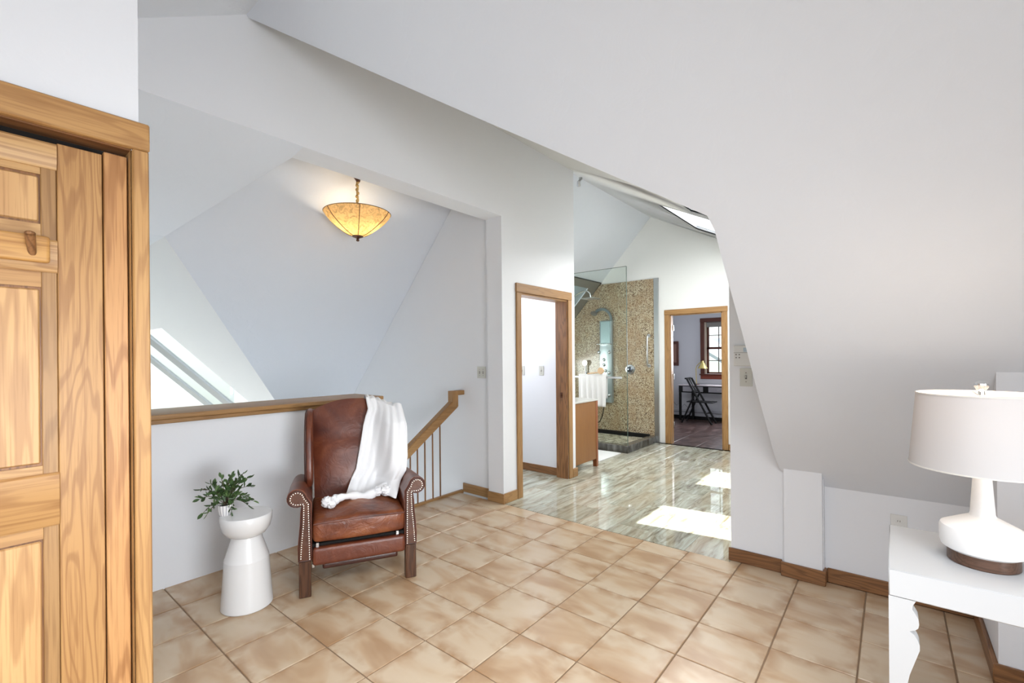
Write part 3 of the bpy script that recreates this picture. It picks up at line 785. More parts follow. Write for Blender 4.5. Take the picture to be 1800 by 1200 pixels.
# arms: profile in local x,z ; sgn -1 left, +1 right
def armprof(s):
    pts = [(.272, .215), (.272, .56)]
    cx, cz, r = .352, .592, .055
    for k in range(0, 15):
        an = math.radians(172 - k * 20.5)
        pts.append((cx + r * math.cos(an), cz + r * math.sin(an)))
    pts += [(.335, .50), (.338, .43), (.345, .36), (.35, .30), (.348, .215)]
    return [(s * x, z) for x, z in pts]
arms = []
for s in (-1, 1):
    pr = armprof(s)
    m = MB()
    secs = []
    for k, y in enumerate((.0, .12, .26, .40, .54, .60)):
        dz = -.05 * (y / .6) if True else 0
        sq = 1 - .25 * max(0, (y - .3)) 
        secs.append([(x if abs(x) < .28 else s * (.28 + (abs(x) - .28) * sq), y, (z + dz if z > .4 else z)) for x, z in pr])
    V = [[m.bm.verts.new(p) for p in sec] for sec in secs]
    n = len(pr)
    for A, Bv in zip(V, V[1:]):
        for i in range(n): m.bm.faces.new((A[i], A[(i + 1) % n], Bv[(i + 1) % n], Bv[i]))
    m.bm.faces.new(V[0]); m.bm.faces.new(V[-1][::-1])
    arm = cb(m, 'arm', M_LEATH); arms.append(arm)
    # front facing
    c = [(x, z) for x, z in pr]
    def shrink(pts, d):
        out = []
        n = len(pts)
        for i in range(n):
            p0, p1, p2 = Vector(pts[i - 1]), Vector(pts[i]), Vector(pts[(i + 1) % n])
            e1 = (p1 - p0).normalized(); e2 = (p2 - p1).normalized()
            nn = (Vector((-e1.y, e1.x)) + Vector((-e2.y, e2.x)))
            if nn.length < 1e-6: nn = Vector((-e1.y, e1.x))
            nn.normalize(); out.append(p1 + nn * d * (1 if s > 0 else -1) * FS)
        return out
    FS = -1
    # choose sign so that the shape gets smaller
    def area(q): return abs(sum(q[i - 1][0] * q[i][1] - q[i][0] * q[i - 1][1] for i in range(len(q))))
    t1 = shrink(c, .009); FS = 1; t2 = shrink(c, .009)
    inner = t1 if area(t1) < area(t2) else t2
    FS = -1 if area(t1) < area(t2) else 1
    m = MB(); m.prism([(p[0], -.012, p[1]) for p in inner], (0, .014, 0))
    fp = cb(m, 'arm_front', leather_mat('arm_front_leather', ((.05, .016, .008), (.09, .03, .014), (.15, .06, .025)), .2) if s < 0 else bpy.data.materials['arm_front_leather'], arm)
    m = MB(); cl = inner + [inner[0]]
    m.tube([(p[0], -.012, p[1]) for p in cl], .0035, 6); cb(m, 'piping', M_LEATHD, arm)
    nl = shrink(c, .020)
    # resample nails along loop
    m = MB(); L_ = 0; acc = 0
    for i in range(len(nl)):
        p, q = nl[i], nl[(i + 1) % len(nl)]
        if p[1] < .23 and q[1] < .23: continue
        d = (q - p).length; tt = acc
        while tt < d:
            r = p.lerp(q, tt / d); m.sphere((r[0], -.013, r[1]), .0042, (1, .7, 1), 8, 5); tt += .0135
        acc = tt - d
    o = cb(m, 'nailheads', simple('nickel_nails', (.85, .82, .75), .25, 1), arm); o['kind'] = 'stuff'
    # legs
    x0, x1 = (s * .278, s * .345)
    for y0, y1, z1 in ((-.004, .055, .215), (.53, .59, .2)):
        m = MB(); m.box(min(x0, x1), max(x0, x1), y0, y1, 0, z1, .004)
        if y0 < 0:
            for xx in (.29, .333): m.box(s * xx - .004, s * xx + .004, y0 - .003, y0 + .002, .008, z1 - .01, .0015)
        cb(m, 'leg', M_LEG)
# back
bkm = MB()
def yb(z): return .42 + (z - .42) * .27
nx, nz = 14, 16
Pg = []
for k in range(nz + 1):
    t = k / nz; row = []
    for i in range(nx + 1):
        u = -1 + 2 * i / nx
        topz = 1.118 - .075 * abs(u) ** 2.2
        z = .40 + (topz - .40) * t
        hw = .262 + .012 * t
        puff = .05 * (1 - abs(u) ** 3) * math.sin(PI * min(1, .12 + t * .83)) + (.02 * math.sin(PI * t * 1.3) if t < .6 else 0)
        row.append((u * hw + .005, yb(z) - puff, z))
    Pg.append(row)
back_rows = [[(x, yb(z) + .11, z - (.012 if k == nz else 0)) for x, y, z in row] for k, row in enumerate(Pg)]
bkm.grid(Pg)
bkm.grid(back_rows)
b_ = bkm.bm
for i in range(nx):
    bkm.poly([Pg[-1][i], Pg[-1][i + 1], back_rows[-1][i + 1], back_rows[-1][i]])
for k in range(nz):
    bkm.poly([Pg[k][0], Pg[k + 1][0], back_rows[k + 1][0], back_rows[k][0]])
    bkm.poly([Pg[k][-1], Pg[k + 1][-1], back_rows[k + 1][-1], back_rows[k][-1]])
bmesh.ops.remove_doubles(b_, verts=b_.verts, dist=1e-4)
cb(bkm, 'backrest', M_LEATH)
# wings
for s in (-1, 1):
    m = MB(); secs = []
    for z, fw, th in ((.55, .13, .05), (.62, .17, .052), (.75, .19, .054), (.9, .185, .054), (.99, .16, .052), (1.035, .12, .05), (1.058, .07, .04)):
        yb0 = yb(z) + .10; yf = yb0 - .10 - fw
        x0 = s * .262; x1 = s * (.262 + th)
        secs.append([(x0, yb0, z), (x0, yf + .02, z), (x0 + s * .012, yf, z), (x1 - s * .01, yf, z), (x1, yf + .02, z), (x1, yb0, z)])
    V = [[m.bm.verts.new(p) for p in sec] for sec in secs]
    for A, Bv in zip(V, V[1:]):
        for i in range(6): m.bm.faces.new((A[i], A[(i + 1) % 6], Bv[(i + 1) % 6], Bv[i]))
    m.bm.faces.new(V[0]); m.bm.faces.new(V[-1][::-1])
    o = cb(m, 'wing', M_LEATH); subsurf(o, 1)
    m = MB(); m.tube([(sec[4][0], sec[4][1] + .0, sec[4][2]) for sec in secs], .004, 6); cb(m, 'piping', M_LEATHD, o)

# throw blanket : world placement through chair matrix
th_root = thing('throw_blanket', (CH.x, CH.y, 0), 'white knitted throw draped over the right of the leather wing chair', 'blanket', rz=rzc)
def fabric():
    m, nt, b = mat('white_knit', (.84, .84, .85), .85, 0, .2)
    v = coords(nt, (1, 1, .5)); bump(nt, b, noise(nt, v, 150, 3), .35, .002); return m
M_KNIT = fabric()
def lerp(a, b, t): return a + (b - a) * t
def prof_l(t):       # left/right borders in local x as function of t 0(top)..1(seat)
    ks = [(0, .095), (.12, .105), (.2, .085), (.3, .065), (.55, .035), (.75, .01), (.9, -.04), (1, -.07)]
    for (a, xa), (b, xb) in zip(ks, ks[1:]):
        if t <= b: return lerp(xa, xb, (t - a) / (b - a))
    return ks[-1][1]
def prof_r(t):
    ks = [(0, .285), (.06, .335), (.3, .345), (.6, .34), (.75, .325), (.85, .285), (1, .24)]
    for (a, xa), (b, xb) in zip(ks, ks[1:]):
        if t <= b: return lerp(xa, xb, (t - a) / (b - a))
    return ks[-1][1]
rows = []
NT, NU = 60, 56
for k in range(NT + 1):
    t = k / NT; row = []
    for i in range(NU + 1):
        u = i / NU
        x = lerp(prof_l(t), prof_r(t), u)
        z = lerp(1.118, .485, t)
        zt = 1.118 - .075 * min(1, abs(x) / .27) ** 2.2
        if x > .262: zt += min(.02, (x - .262) * .6)
        z = min(z, zt + .012) if t > 0 else zt + .012
        fold = .5 + .5 * math.sin(u * 21 + 1.6 * math.sin(t * 3)) 
        fold = .5 + .5 * math.sin(u * 13 + 2.2 * math.sin(t * 2.3 + u * 3))
        y = yb(z) - .060 - .022 * math.sin(PI * min(1, t * 1.1)) - .020 * fold * (.2 + .8 * min(1, t * 2)) - .005 * math.sin(u * 37 + 4 * t)
        wg = max(0, min(1, (x - .13) / .125)); wg = wg * wg * (3 - 2 * wg)
        y -= wg * .175 * min(1, .18 + t * 3.2)
        if t > .85: y -= (t - .85) * .55
        row.append((x, y, z + .004 * math.sin(u * 30)))
    rows.append(row)
top = [[(x, y + dy, z + dz) for x, y, z in rows[0]] for dy, dz in ((.24, -.16), (.17, -.05), (.14, .005), (.06, .014))]
m = MB(); m.grid(top + rows)
o = cb(m, 'drape', M_KNIT, th_root)
md = o.modifiers.new('sol', 'SOLIDIFY'); md.thickness = .009; md.offset = 0
# tail bunched along the seat
m = MB(); pts = []; rr = []
for k in range(25):
    t = k / 24
    pts.append((lerp(.21, -.175, t), lerp(.26, .16, t) + .01 * math.sin(t * 14), lerp(.512, .508, t) + .012 * math.sin(t * 9 + 1)))
    rr.append(lerp(.034, .018, t) * (1 + .22 * math.sin(t * 24)))
m.tube(pts, rr, 14)
for v in m.bm.verts:
    v.co.x += random.uniform(-.003, .003); v.co.z += random.uniform(-.003, .003)
cb(m, 'bunched_edge', M_KNIT, th_root)
def pompom(c, r):
    m = MB(); m.sphere((0, 0, 0), r, (1, 1, 1), 20, 14)
    for v in m.bm.verts: v.co *= random.uniform(.82, 1.16)
    bmesh.ops.translate(m.bm, vec=c, verts=m.bm.verts)
    return cb(m, 'pompom', M_KNIT, th_root)
pompom((-.185, .145, .508), .034); pompom((-.16, .13, .498), .028); pompom((-.135, .165, .512), .03)
pompom((.185, .215, .522), .032); pompom((.135, .22, .518), .03); pompom((.21, .245, .53), .026)

# ------------------------------------------------------------------ stool table + plant
SC = (-2.885, 1.075)
so = thing('side_table', (*SC, 0), 'white sculptural pedestal side table with a waisted body', 'side table')
MB().lathe([(0, 0), (.128, 0), (.133, .006), (.118, .22), (.115, .274), (.083, .375), (.077, .405)], (*SC, 0), 64).build('base', M_WHITE, so, sharp=9)
MB().lathe([(.078, .403), (.10, .415), (.122, .445), (.132, .485), (.134, .520), (.130, .526), (0, .526)], (*SC, 0), 64).build('top', M_WHITE, so)
PC = (-2.945, .985)
pt = thing('potted_plant', (*PC, .526), 'small leafy green plant in a white striped pot on the side table', 'plant')
def stripe_mat():
    m, nt, b = mat('striped_ceramic', (.8, .8, .8), .35)
    t = N(nt, 'ShaderNodeTexCoord'); g = N(nt, 'ShaderNodeTexGradient', gradient_type='RADIAL'); nt.links.new(t.outputs['Object'], g.inputs[0])
    mu = N(nt, 'ShaderNodeMath', operation='MULTIPLY'); mu.inputs[1].default_value = 15; nt.links.new(g.outputs['Fac'], mu.inputs[0])
    fr = N(nt, 'ShaderNodeMath', operation='FRACT'); nt.links.new(mu.outputs[0], fr.inputs[0])
    nt.links.new(ramp(nt, fr.outputs[0], [(.0, (.24, .23, .27)), (.16, (.35, .34, .37)), (.24, (.82, .81, .80)), (.9, (.82, .81, .80)), (1, (.3, .29, .33))]), b.inputs['Base Color']); return m
MB().lathe([(0, 0), (.024, 0), (.031, .008), (.037, .035), (.039, .062), (.036, .062), (.033, .05), (0, .05)], (*PC, .526), 40).build('pot', stripe_mat(), pt)
MB().lathe([(0, .052), (.034, .052)], (*PC, .526), 20).build('soil', M_DARK, pt)
def leafmat(n, c):
    m, nt, b = mat(n, c, .4); oi = N(nt, 'ShaderNodeObjectInfo')
    nt.links.new(ramp(nt, oi.outputs['Random'], [(0, tuple(k * .45 for k in c)), (.6, c), (1, (c[0] * 2.1, c[1] * 1.7, c[2] * 1.9))]), b.inputs['Base Color']); return m
M_LEAF = leafmat('leaf_green', (.05, .105, .03))
lm = MB()
lp = [(0, 0), (.0045, .006), (.0062, .013), (.005, .020), (0, .027)]
Lp = [[(-x, y, .0022 * (x > 0) ) for x, y in lp], [(0, y, -.001) for x, y in lp], [(x, y, .0022 * (x > 0)) for x, y in lp]]
lm.grid(Lp); bmesh.ops.remove_doubles(lm.bm, verts=lm.bm.verts, dist=1e-5)
leaf_me = lm.mesh('leaf', M_LEAF)
stems = MB(); nleaf = 0
c0 = Vector((*PC, .585))
tips = [(-.055, -.10, .10), (-.03, -.115, .055), (-.045, -.06, .125), (-.01, -.015, .155), (.015, .03, .16), (.03, .085, .165), (.045, .105, .14), (.03, .12, .085), (.05, .13, .0), (.055, .10, -.015), (.04, .02, -.035), (0, -.09, -.03), (-.01, -.105, -.02), (.045, -.04, .06), (.05, .04, .10), (-.05, .04, .12), (-.06, -.03, .07), (.055, .07, .045), (.02, -.07, .09), (-.02, .09, .11), (.06, .0, .04)]
for tp in tips:
    tp = Vector(tp); pts = []
    for k in range(7):
        t = k / 6; p = c0 + Vector((tp.x * t, tp.y * t, tp.z * t + .03 * math.sin(PI * t)))
        pts.append(p)
    stems.tube(pts, [.0018] * 6 + [.001], 5)
    nl = 11
    for k in range(nl):
        if nleaf >= 290: break
        t = .25 + .75 * k / (nl - 1); i = min(5, int(t * 6)); p = pts[i].lerp(pts[i + 1], t * 6 - i)
        dr = (pts[i + 1] - pts[i]).normalized()
        side = Vector((random.uniform(-1, 1), random.uniform(-1, 1), random.uniform(-.3, 1))).normalized()
        d = (dr * .55 + side * .8).normalized() if k < nl - 1 else dr
        q = d.to_track_quat('Y', 'Z')
        o = bpy.data.objects.new('leaf', leaf_me); COL.objects.link(o); o.parent = pt
        s_ = random.uniform(1.05, 1.65)
        o.matrix_local = Matrix.Translation(p - Vector((*PC, .526))) @ q.to_matrix().to_4x4() @ Matrix.Rotation(random.uniform(0, 6), 4, 'Y') @ Matrix.Scale(s_, 4)
        nleaf += 1
stems.build('stems', simple('stem', (.08, .06, .03), .7), pt)

# ------------------------------------------------------------------ console table
TX, TYf, TYb, TZ = -.015, 1.82, 2.29, .76
ct = thing('console_table', (TX, TYf, 0), 'white console table with scalloped legs holding the lamp', 'table')
MB().box(TX, 1.25, TYf, TYb, TZ - .082, TZ, .003).build('tabletop', M_WHITET, ct)
lprof = [(.0, .678), (.063, .678), (.056, .664), (.055, .652), (.062, .640), (.068, .628), (.070, .612), (.068, .600), (.060, .591), (.048, .585), (.058, .578), (.066, .565), (.071, .550), (.071, .535), (.066, .518), (.058, .49), (.048, .455), (.040, .41), (.036, .36), (.038, .30), (.043, .2), (.04, .12), (.036, .0), (.0, .0)]
for x, sg in ((TX, 1), (1.25, -1)):
    for y in (TYf, TYb - .05):
        m = MB(); m.prism([(x + sg * a, y, z) for a, z in lprof], (0, .05, 0)); m.build('leg', M_WHITET, ct)
# ------------------------------------------------------------------ table lamp
LX, LY_ = .213, 2.045
tl = thing('table_lamp', (LX, LY_, TZ), 'white ceramic table lamp with linen drum shade and walnut foot', 'lamp')
c = (LX, LY_, 0)
MB().lathe([(0, TZ), (.080, TZ), (.083, TZ + .003), (.083, TZ + .038), (0, TZ + .038)], c, 56).build('foot', M_WALNUT, tl)
MB().lathe([(0, .797), (.083, .797), (.097, .806), (.1015, .82), (.1015, .862), (.098, .872), (.06, .893), (.032, .908), (.029, .915), (.0205, 1.05), (0, 1.05)], c, 56).build('body', M_WHITEM, tl)
sh = MB(); sh.lathe([(.175, 1.058), (.156, 1.288)], c, 72)
so_ = sh.build('lamp_shade', M_SHADE, tl)
rg = MB()
M_TRIMS = simple('shade_trim', (.62, .60, .56), .7)
for r, z in ((.175, 1.058), (.156, 1.288)):
    MB().lathe([(r - .0015, z - .002), (r + .0015, z - .002), (r + .0015, z + .002), (r - .0015, z + .002), (r - .0015, z - .002)], c, 72).build('shade_rim', M_TRIMS, tl)
hp = MB(); hp.tube([(LX, LY_, 1.04), (LX, LY_, 1.285)], .004, 8)
for k in range(3):
    an = k * 2.094 + 3.7; hp.tube([(LX, LY_, 1.278), (LX + .155 * math.cos(an), LY_ + .155 * math.sin(an), 1.286)], .0016, 6)
hp.build('harp', M_STEEL, tl)
MB().lathe([(0, 1.283), (.009, 1.285), (.008, 1.297), (.012, 1.302), (.0175, 1.311), (.0165, 1.321), (.009, 1.328), (0, 1.33)], c, 24).build('finial', M_CHROME, tl)
MB().sphere((LX, LY_, 1.222), .028).build('bulb', M_BULB, tl)
lamp('table_bulb_light', 'POINT', (LX, LY_, 1.262), 5.0, (1, .80, .62), shadow_soft_size=.03)

# ------------------------------------------------------------------ shower
GX0, GX1 = -4.9, -2.985
sg = struct('wall_shower', MB().prism([(GX1, 7.255, .05), (GX1, 7.255, 2.655), (-3.98, 7.255, 2.655), (-4.9, 7.255, LP(-4.9)), (-4.9, 7.255, .05)], (0, .015, 0)), M_GRANITE, label='speckled granite back wall of the shower')
def gtile(x0, x1, z0, z1):
    z1 = min(z1, 2.655)
    if LP(x0) < z1:
        if LP(x1) < z0 + .02: return
        pts = [(x1, z0), (x1, min(z1, LP(x1) - .02))]
        xa = (z1 - LP(0)) / 1.08
        if x0 < xa < x1: pts.append((xa + .02, z1))
        zz = LP(x0) - .02
        if zz > z0: pts += [(x0, zz), (x0, z0)]
        else: pts += [((z0 - LP(0)) / 1.08 + .02, z0)]
    else: pts = [(x1, z0), (x1, z1), (x0, z1), (x0, z0)]
    if len(pts) < 3: return
    m = MB(); m.prism([(x, 7.247, z) for x, z in pts], (0, .008, 0)); m.build('granite_tile', M_GRANITE, sg)
for i in range(6):
    for j in range(5):
        x1 = GX1 - i * .32; x0 = x1 - .318; z0 = .06 + j * .525
        gtile(x0, x1, z0, z0 + .5235)
struct('trim_steel', MB().box(-2.985, -2.908, 7.235, 7.27, .0, 2.66, .002), M_STEEL, label='tall brushed steel edge strip beside the shower')
cu = thing('shower_tray', (-3.05, 6.2, 0), 'dark stone shower curb around a pebble floor', 'shower tray')
for i in range(5):
    x1 = -2.95 - i * .33; MB().box(x1 - .328, x1, 6.17, 6.29, 0, .105, .004).build('curb_stone', M_CURB, cu)
for j in range(3):
    y0 = 6.292 + j * .318; MB().box(-3.07, -2.95, y0, y0 + .316, 0, .105, .004).build('curb_stone', M_CURB, cu)
MB().box(-4.6, -3.07, 7.19, 7.246, .06, .125, .004).build('back_ledge', M_BLACK, cu)
pm = MB()
for i in range(52):
    for j in range(30):
        x = -4.6 + i * .0295 + random.uniform(-.005, .005); y = 6.30 + j * .0297 + random.uniform(-.005, .005)
        if x > -3.08: continue
        pm.sphere((x, y, .062), .013, (1, random.uniform(.7, 1.1), .45), 6, 4)
pm.box(-4.6, -3.07, 6.29, 7.19, .02, .062)
o = pm.build('pebble_floor', M_PEBBLE, cu); o['kind'] = 'stuff'
gp = thing('glass_panel', (-3.4, 6.2, .105), 'clear frameless glass shower screen standing on the curb', 'shower screen')
MB().prism([(-2.962, 6.2, .106), (-2.962, 6.2, 2.70), (-3.90, 6.2, 2.70), (-4.5, 6.2, 2.05), (-4.5, 6.2, .106)], (0, .01, 0)).build('pane', M_GLASS, gp)
MB().box(-2.965, -2.960, 6.198, 6.212, .106, 2.70).box(-3.90, -2.962, 6.198, 6.212, 2.699, 2.704).build('pane_edge', M_GEDGE, gp)
# shower column
sp_ = thing('shower_column', (-3.825, 7.24, .6), 'tall silver shower panel with jets and curved gooseneck', 'shower')
MB().box(-3.945, -3.712, 7.185, 7.247, .60, 2.015, .01, seg=2).build('panel', simple('satin_aluminium', (.40, .46, .48), .28, .7), sp_)
ar = MB()
apts = []
for k in range(13):
    an = PI * k / 12 * .62
    apts.append((-3.90 - .0 + (-.14 + .20 * math.cos(an) - .0), 2.0 + .25 * math.sin(an)))
prev = None
V = []
for x, z in [(-3.715, 1.98)] + [(-3.915 + .20 * math.cos(a_), 2.03 + .21 * math.sin(a_)) for a_ in [PI * q / 14 * .75 for q in range(15)]]:
    V.append((x, z))
outer = V; inner_ = [(-3.915 + (x + 3.915) * .82 - .0, 2.0 + (z - 2.0) * .82) for x, z in V]
m = MB(); m.prism([(x, 7.20, z) for x, z in outer + inner_[::-1]], (0, .03, 0)); m.build('gooseneck', simple('satin_aluminium_dark', (.22, .26, .27), .3, .7), sp_)
MB().tube([(-4.055, 7.21, 2.185), (-4.05, 7.18, 2.15)], [.02, .06], 16).build('shower_head', M_CHROME, sp_)
MB().box(-3.92, -3.74, 7.178, 7.186, 1.62, 2.0, .003).build('cover', simple('aluminium_cover', (.36, .48, .50), .25, .5), sp_)
MB().box(-3.955, -3.70, 7.09, 7.186, 1.60, 1.612, .003).build('shelf', M_CHROME, sp_)
for x, z in ((-3.955, 1.469), (-3.75, 1.469), (-3.86, 1.339), (-3.86, 1.25), (-3.76, 1.113), (-3.757, .73), (-3.83, 1.15)):
    MB().lathe([(0, 0), (.030, 0), (.028, .01), (.015, .018), (0, .02)], (0, 0, 0), 16, M=Matrix.Translation((x, 7.184, z)) @ Matrix.Rotation(PI / 2, 4, 'X')).build('jet', M_CHROME, sp_)
hh = thing('hand_shower', (-4.237, 7.2, 1.09), 'chrome hand shower standing left of the silver panel', 'hand shower')
MB().tube([(-4.237, 7.2, 1.02), (-4.237, 7.2, 1.24)], .015, 10).build('handle', M_CHROME, hh)
MB().lathe([(0, 0), (.035, 0), (.05, .012), (.05, .022), (0, .026)], (0, 0, 0), 20, M=Matrix.Translation((-4.237, 7.19, 1.285)) @ Matrix.Rotation(PI / 2, 4, 'X')).build('spray_head', M_CHROME, hh)
MB().tube([(-4.237, 7.22, 1.1), (-4.237, 7.247, 1.1)], .02, 10).build('bracket', M_CHROME, hh)
hs_ = [(-3.86, 7.18, .62), (-3.86, 7.16, .5), (-3.88, 7.15, .38), (-3.93, 7.15, .27), (-4.02, 7.15, .22), (-4.15, 7.17, .24), (-4.2, 7.2, .4)]
MB().tube(hs_, .008, 8).build('hose', M_BLACK, sp_)
vv = thing('shower_valve', (-3.405, 7.247, 1.176), 'round chrome mixer valve on the granite wall', 'valve')
MB().lathe([(0, 0), (.085, 0), (.08, .008), (.05, .014), (0, .016)], (0, 0, 0), 32, M=Matrix.Translation((-3.405, 7.247, 1.176)) @ Matrix.Rotation(PI / 2, 4, 'X')).build('escutcheon', M_CHROME, vv)
MB().lathe([(0, .01), (.05, .012), (.048, .05), (.03, .06), (0, .06)], (0, 0, 0), 20, M=Matrix.Translation((-3.405, 7.247, 1.176)) @ Matrix.Rotation(PI / 2, 4, 'X')).build('knob', simple('dark_chrome', (.2, .22, .26), .15, 1), vv)
gb = thing('grab_bar', (-3.073, 7.247, 1.23), 'vertical steel grab handle on the granite wall', 'grab bar')
MB().tube([(-3.073, 7.247, 1.73), (-3.073, 7.19, 1.73), (-3.073, 7.175, 1.71), (-3.073, 7.175, 1.26), (-3.073, 7.19, 1.24), (-3.073, 7.247, 1.24)], .014, 10).build('bar', M_STEEL, gb)
for z in (1.24, 1.73): MB().tube([(-3.073, 7.247, z), (-3.073, 7.238, z)], .028, 16).build('flange', M_STEEL, gb)
rh = thing('rain_shower', (-4.0, 6.75, 2.45), 'chrome rain shower head on a curved arm under the skylight', 'shower head')
MB().tube([(-4.30, 6.55, LP(-4.30) - .0), (-4.22, 6.6, 2.33), (-4.1, 6.66, 2.43), (-4.0, 6.72, 2.49), (-3.93, 6.75, 2.49), (-3.89, 6.77, 2.45), (-3.88, 6.78, 2.375)], .011, 8).build('arm', M_CHROME, rh)
MB().box(-4.0, -3.76, 6.66, 6.90, 2.355, 2.37, .003).build('head', M_STEEL, rh)
# towel bar, towel, brush
tb = thing('towel_bar', (-3.4, 6.1, 1.09), 'steel towel bar mounted on the glass shower screen', 'towel bar')
MB().box(-3.95, -3.0, 6.10, 6.115, 1.077, 1.107, .003).build('bar', M_STEEL, tb)
for x in (-3.06, -3.90): MB().tube([(x, 6.115, 1.092), (x, 6.2, 1.092)], .008, 8).build('post', M_STEEL, tb)
def towel(x0, x1, zf, zb_, yf, ybk, zt, nf=5, amp=.01):
    rows = []
    n = 40
    for k in range(26):
        row = []
        for i in range(n + 1):
            u = i / n
            if k < 12: t = k / 12; z = lerp(zf, zt - .01, t); y = yf
            elif k < 15: an = (k - 12) / 3 * PI; z = zt - .01 + .014 * math.sin(an); y = lerp(yf, ybk, (1 - math.cos(an)) / 2)
            else: t = (k - 15) / 10; z = lerp(zt - .01, zb_, t); y = ybk
            drop = max(0, (zt - z)) / (zt - zf)
            y += (amp * math.sin(u * nf * 6.28) * min(1, drop * 2)) * (1 if k < 13 else .0)
            x = lerp(x0, x1, u) + .01 * drop * math.sin(u * 5)
            row.append((x, y, z))
        rows.append(row)
    return MB().grid(rows)
tw = thing('bath_towel', (-3.45, 6.09, 1.1), 'white towel hung over the shower screen towel bar', 'towel')
o = towel(-3.70, -3.235, .66, .78, 6.078, 6.128, 1.135).build('cloth', M_TOWEL, tw)
md = o.modifiers.new('s', 'SOLIDIFY'); md.thickness = .01
br = thing('bath_brush', (-3.35, 6.05, 1.15), 'round wooden bath brush lying on the white towel', 'brush')
MB().tube([(-3.55, 6.09, 1.142), (-3.36, 6.07, 1.165)], .009, 8).build('handle', simple('beech', (.62, .42, .24), .5), br)
MB().lathe([(0, -.018), (.045, -.018), (.052, 0), (.045, .018), (0, .02)], (0, 0, 0), 24, M=Matrix.Translation((-3.31, 6.06, 1.19)) @ Matrix.Rotation(PI / 2, 4, 'X') ).build('head', bpy.data.materials['beech'], br)
MB().lathe([(0, -.03), (.04, -.028), (.042, -.015), (0, -.015)], (0, 0, 0), 20, M=Matrix.Translation((-3.31, 6.03, 1.19)) @ Matrix.Rotation(PI / 2, 4, 'X')).build('bristles', simple('bristle', (.75, .62, .42), .8), br)
# vanity
va = thing('vanity_cabinet', (-3.5, 4.95, 0), 'cherry wood vanity cabinet with stone top beside the doorway', 'cabinet')
MB().box(-4.1, -2.945, 4.70, 5.22, .10, .84, .003).build('body', M_CHERRY, va)
MB().box(-2.945, -2.925, 4.69, 5.215, .10, .84, .002).build('side_panel', M_CHERRY, va)
for x, y in ((-2.955, 5.235), (-4.08, 5.235), (-4.08, 4.70)):
    MB().box(x - .02, x + .035, y - .02, y + .025, 0, .84, .003).build('leg', simple('cherry_dark', (.26, .085, .03), .4) if y > 5.2 and x > -3 else bpy.data.materials['cherry_dark'], va)
MB().box(-4.15, -2.915, 4.67, 5.265, .84, .862, .003).build('countertop', M_TABLEM, va)
for x in (-3.9, -3.45):
    f = MB().box(x, x + .43, 5.22, 5.238, .15, .8, .003).build('door', M_CHERRY, va)
    MB().tube([(x + .39, 5.24, .5), (x + .39, 5.262, .5)], .012, 10).build('knob', M_STEEL, f)
rug = thing('bath_mat', (-3.5, 5.8, 0), 'white bath mat on the marble floor before the shower', 'mat')
m = MB(); m.box(-3.95, -3.02, 5.46, 6.10, .0, .016, .007, seg=2); m.build('pile', M_TOWEL, rug)

# ------------------------------------------------------------------ study contents
wf = struct('window_6', MB().box(WX0 - .085, WX1 + .085, 10.325, 10.35, WZ1, WZ1 + .085, .004), M_MAHOG['x'], label='mahogany-framed study window with muntins and roller blind')
struct('casing_leg', MB().box(WX0 - .08, WX0, 10.327, 10.35, WZ0 - .03, WZ1, .003), M_MAHOG['z'], wf)
struct('casing_leg', MB().box(WX1, WX1 + .08, 10.327, 10.35, WZ0 - .03, WZ1, .003), M_MAHOG['z'], wf)
struct('sill', MB().box(WX0 - .1, WX1 + .1, 10.30, 10.36, WZ0 - .03, WZ0 - .005, .004), M_MAHOG['x'], wf)
struct('apron', MB().box(WX0 - .08, WX1 + .08, 10.33, 10.35, .885, WZ0 - .03, .003), wood('apron_wood', ((.15, .03, .015), (.19, .04, .02), (.22, .05, .025), (.09, .02, .01)), 'x', contrast=.4), wf)
struct('reveal', MB().box(WX0, WX0 + .03, 10.35, 10.45, WZ0, WZ1).box(WX1 - .03, WX1, 10.35, 10.45, WZ0, WZ1), simple('reveal_pale', (.42, .35, .28), .5), wf)
M_SASH = simple('dark_sash', (.06, .03, .025), .4)
for z0, z1, yy in ((WZ0, 1.56, 10.40), (1.54, WZ1, 10.42)):
    sx0, sx1 = WX0 + .03, WX1 - .03
    sh_ = struct('sash', MB().box(sx0, sx0 + .045, yy, yy + .025, z0, z1).box(sx1 - .045, sx1, yy, yy + .025, z0, z1).box(sx0, sx1, yy, yy + .025, z0, z0 + .035).box(sx0, sx1, yy, yy + .025, z1 - .035, z1), M_MAHOG['z'] if z0 > 1.2 else M_MAHOG['x'], wf)
    m = MB()
    for k in range(1, 6):
        x = lerp(sx0 + .045, sx1 - .045, k / 5 - .0) if k < 5 else None
        if x: m.box(x - .008, x + .008, yy + .003, yy + .022, z0 + .03, z1 - .03)
    zm = (z0 + z1) / 2; m.box(sx0 + .04, sx1 - .04, yy + .004, yy + .021, zm - .008, zm + .008)
    struct('muntins', m, M_SASH, sh_)
    struct('pane', MB().box(sx0 + .04, sx1 - .04, yy + .011, yy + .014, z0 + .03, z1 - .03), M_GLASS, sh_)
struct('roller_blind', MB().box(WX0 + .04, WX1 - .04, 10.37, 10.385, 2.0, 2.10, .003), simple('blind_grey', (.22, .21, .19), .7), wf)
